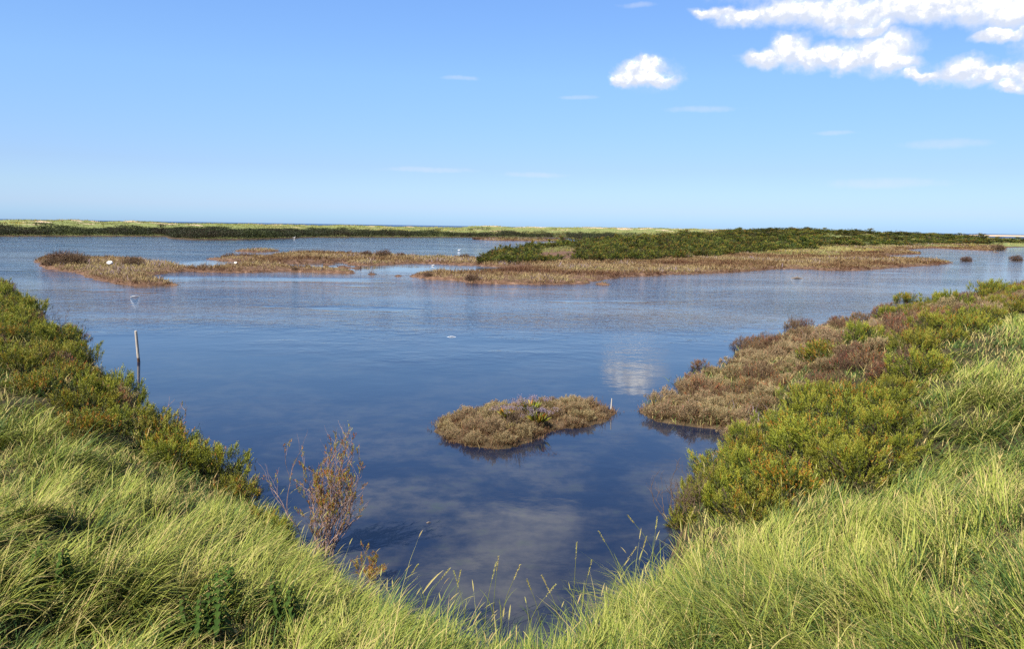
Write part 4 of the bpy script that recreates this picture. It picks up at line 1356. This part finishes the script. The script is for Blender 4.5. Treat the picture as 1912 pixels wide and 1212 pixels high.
def nettle(seed, label, px, py, h):
    r_ = np.random.default_rng(seed)
    root_ = empty('nettle')
    sb, lb_, cb = Bag(), Bag(), Bag()
    n_st = 3
    for k_ in range(n_st):
        hh_ = h * r_.uniform(0.7, 1.0)
        b0 = np.array([r_.normal(0, 0.06), r_.normal(0, 0.06), 0])
        ln = r_.normal(0, 0.08, 2)
        zz = np.linspace(0, hh_, 12)
        path = np.stack([b0[0] + ln[0] * zz, b0[1] + ln[1] * zz, zz], -1)
        sb.add(*tube(path, np.linspace(0.005, 0.002, 12), 5))
        for j, z in enumerate(np.linspace(0.15, hh_, 13)):
            f = z / hh_
            ll = 0.085 * (1.15 - 0.75 * f)
            for q in (0, math.pi):
                a = j * math.pi / 2 + q + r_.normal(0, 0.2)
                base_ = np.array([b0[0] + ln[0] * z, b0[1] + ln[1] * z, z])
                u = np.array([math.cos(a), math.sin(a), 0])
                w = np.array([-math.sin(a), math.cos(a), 0])
                rows_ = []
                for tt, ww, dz in ((0.12, 0.02, 0.02), (0.3, 0.5, 0.04), (0.5, 0.55, 0.02), (0.75, 0.35, -0.05), (1.0, 0.02, -0.16)):
                    c0 = base_ + u * ll * (tt + 0.15) + np.array([0, 0, dz * ll * 3])
                    rows_ += [c0 - w * ww * ll * 0.6 + np.array([0, 0, 0.1 * ww * ll]), c0, c0 + w * ww * ll * 0.6 + np.array([0, 0, 0.1 * ww * ll])]
                V = np.array(rows_)
                F = np.array([[3 * a_ + b_, 3 * a_ + b_ + 1, 3 * a_ + b_ + 4, 3 * a_ + b_ + 3] for a_ in range(4) for b_ in range(2)])
                lb_.add(V, F, np.full(len(V), np.clip(0.45 + 0.4 * f + r_.normal(0, 0.12), 0, 1)))
            if 0.35 < f < 0.95:
                for q in range(4):
                    a = r_.uniform(0, 6.28)
                    e = base_ + np.array([math.cos(a) * 0.03, math.sin(a) * 0.03, -0.035])
                    m_ = 10
                    cb.add(*leaves(base_ + (e - base_) * np.linspace(0, 1, m_)[:, None], norm(r_.normal(size=(m_, 3))), np.full(m_, 0.010), np.full(m_, 0.006), r_.uniform(0.2, 0.6, m_)))
    sb.build('stem', M['stem'], root_)
    lb_.build('leaves', M['nettle'], root_)
    cb.build('catkins', M['nettle'], root_)
    set_thing(root_, px, py, label, 'nettle', -0.02)


nettle(1, 'tallest dark nettle at the bottom left of the grass', 385, 1215, 0.52)
nettle(2, 'nettle just behind the tallest one, rising through pale grass', 432, 1150, 0.42)
nettle(3, 'nettle right of the two tallest in the left grass', 528, 1180, 0.42)
nettle(4, 'short broad-leaved nettle at the left of the tallest nettle', 338, 1235, 0.42)
nettle(5, 'low dark nettle clump near the left frame edge', 100, 1110, 0.36)


def seed_stalk(seed, px, py, h, lean, label, broad=False):
    r_ = np.random.default_rng(seed)
    root_ = empty('grass_stalk')
    n_ = 9
    zz = np.linspace(0, 1, n_)
    path = np.stack([lean * h * zz ** 2, 0.05 * r_.normal() * zz, h * zz * (1 - 0.12 * abs(lean) * zz)], -1)
    bg_ = Bag()
    bg_.add(*tube(path, np.linspace(0.0022, 0.0014, n_), 4, 0.55 if not broad else 0.62))
    for k_ in range(3):
        f = r_.uniform(0.1, 0.5)
        bg_.add(*blades(np.array([path[int(f * 8)]]), np.array([h * 0.5]), np.array([r_.uniform(0, 6.28)]), np.array([0.15]), np.array([1.2]), np.array([0.006]), 6, np.array([r_.uniform(0.3, 0.6)])))
    bg_.build('stalk', M['grass'], root_)
    d = norm(path[-1] - path[-2])
    hb = Bag()
    m_ = 44
    tt = np.linspace(0, 1, m_)
    hl_ = r_.uniform(0.10, 0.15)
    C = path[-1] + d * (tt * hl_)[:, None]
    ph = np.arange(m_) * 2.4
    s_ = norm(np.cross(d, np.array([0.2, 1, 0.1])))
    n2_ = np.cross(d, s_)
    rad = np.cos(ph)[:, None] * s_ + np.sin(ph)[:, None] * n2_
    hb.add(*leaves(C, norm(d + rad * 0.45), np.full(m_, 0.017), np.full(m_, 0.006), r_.uniform(0.72, 0.9, m_)))
    hb.build('seed_head', M['grass'], root_)
    set_thing(root_, px, py, label, 'grass stalk', -0.02)


ST = [(845, 1175, .33, .1), (868, 1172, .30, -.15), (905, 1180, .36, .12), (920, 1178, .44, .05), (935, 1180, .40, .2), (985, 1190, .32, .35), (1010, 1190, .35, -.2), (1045, 1180, .3, -.25), (1070, 1160, .45, .02), (1085, 1160, .36, .1), (1130, 1150, .45, .3), (1165, 1130, .5, -.3), (1185, 1120, .42, .1), (1215, 1110, .5, .05), (1235, 1100, .55, -.4), (1260, 1080, .5, .2), (790, 1160, .35, .35), (745, 1140, .32, .3), (1638, 1065, .55, .0), (1545, 1075, .45, .15), (1855, 1060, .5, .2)]
for i, (px, py, h, ln) in enumerate(sorted(ST)):
    seed_stalk(i + 40, px, py, h * 1.25, ln, 'single tall grass stalk with pale seed head by the near water, %s from the left' % ordn(i), False)


# white stones and floating bits
def lump(name, mat, px, py, sx_, sy_, sz2, label, cat, dz=0.0, seed=0, rz=0.0, flat=False):
    r_ = np.random.default_rng(seed)
    nu, nv = 14, 9
    V = []
    for j in range(nv):
        th = math.pi * (j + 0.0) / (nv - 1)
        th = min(max(th, 0.02), math.pi - 0.02)
        for i in range(nu):
            a = 2 * math.pi * i / nu
            k_ = 1 + 0.16 * math.sin(3 * a + seed + 2 * th) + 0.10 * math.cos(5 * a * (j % 3) + seed)
            V.append((sx_ * math.sin(th) * math.cos(a) * k_, sy_ * math.sin(th) * math.sin(a) * k_, sz2 * math.cos(th) * k_))
    V = np.array(V)
    i = np.arange(nv - 1)[:, None] * nu
    j = np.arange(nu)[None, :]
    F = np.stack([i + j, i + nu + j, i + nu + (j + 1) % nu, i + (j + 1) % nu], -1).reshape(-1, 4)
    o_ = mesh_np(name, V, F, mat, smooth=True)
    x, y, z_ = ground_at(px, py)
    o_.location = (x, y, max(z_, 0) + dz)
    o_.rotation_euler = (0, 0, rz)
    tag(o_, label, cat)


M['white'] = plain('white_chalk', (.62, .60, .56), (.85, .84, .80), 6, 0.7)
M['drift'] = plain('driftwood', (.10, .07, .05), (.30, .24, .18), 14, 0.8, stretch=(1, 6, 1))
lump('white_stone', M['white'], 206, 497, 0.20, 0.16, 0.13, 'larger white stone lying in the brown plants of the long island', 'stone', 0.22, 1)
lump('white_stone', M['white'], 441, 494.5, 0.15, 0.12, 0.10, 'small white stone at the tip beside the upper marsh pool', 'stone', 0.12, 2)


def bird(px, py, s, label):
    x, y = at(px, py)
    root_ = empty('white_bird', (x, y, 0))
    bag = Bag()
    sp = np.array([(-0.22, 0, 0.10), (-0.14, 0, 0.08), (-0.04, 0, 0.075), (0.08, 0, 0.08), (0.14, 0, 0.10), (0.165, 0, 0.15), (0.18, 0, 0.21), (0.20, 0, 0.235), (0.235, 0, 0.235)])
    bag.add(*tube(sp, [0.006, 0.045, 0.075, 0.07, 0.045, 0.028, 0.03, 0.032, 0.012], 10))
    bag.build('body', M['white'], root_, True)
    bk = Bag()
    bk.add(*tube(np.array([(0.225, 0, 0.235), (0.25, 0, 0.231), (0.275, 0, 0.225)]), [0.010, 0.007, 0.002], 6))
    bk.build('beak', M['drift'], root_)
    root_.scale = (s, s, s)
    root_.rotation_euler = (0, 0, random.uniform(-0.5, 0.5))
    tag(root_, label, 'bird')


bird(857, 468, 0.9, 'white bird on the open water left of the island thicket')
bird(808, 497, 0.6, 'small white bird on the pool in front of the marsh neck')
bird(549, 444.6, 1.5, 'white bird beside the far spit under the dunes')


def stick(name, px, py, L_, r0, ang_, mat, label, cat, dz=0.0, tilt=0.0, fork=False):
    bag = Bag()
    tt = np.linspace(-0.5, 0.5, 8)
    path = np.stack([tt * L_, 0.03 * L_ * np.sin(tt * 7), 0.04 * L_ * np.cos(tt * 5) + tt * tilt], -1)
    bag.add(*tube(path, np.interp(tt, [-.5, 0, .5], [r0 * 0.5, r0, r0 * 0.4]), 7))
    if fork:
        bag.add(*tube(np.array([path[3], path[3] + (0.1 * L_, 0.12 * L_, 0.08 * L_), path[3] + (0.2 * L_, 0.16 * L_, 0.12 * L_)]), [r0 * .7, r0 * .5, r0 * .2], 5))
    o_ = bag.build(name, mat)
    x, y = at(px, py)
    o_.location = (x, y, dz)
    o_.rotation_euler = (0, 0, ang_)
    tag(o_, label, cat)


stick('floating_stick', 252, 554.5, 0.42, 0.025, 0.9, M['white'], 'short pale stick floating off the tip of the long island', 'stick', 0.02, 0.0)
stick('floating_stick', 843, 629.5, 0.28, 0.010, 0.1, M['white'], 'thin whitish stick floating in the middle of the pond', 'stick', 0.005)
stick('driftwood', 1488, 520, 0.95, 0.06, 0.05, M['drift'], 'dark piece of driftwood floating in front of the middle island', 'driftwood', 0.02, 0.0, True)
stick('driftwood', 800, 977, 0.05, 0.008, 0.5, M['drift'], 'tiny dark bit of wood floating on the near dark water', 'driftwood', 0.004)
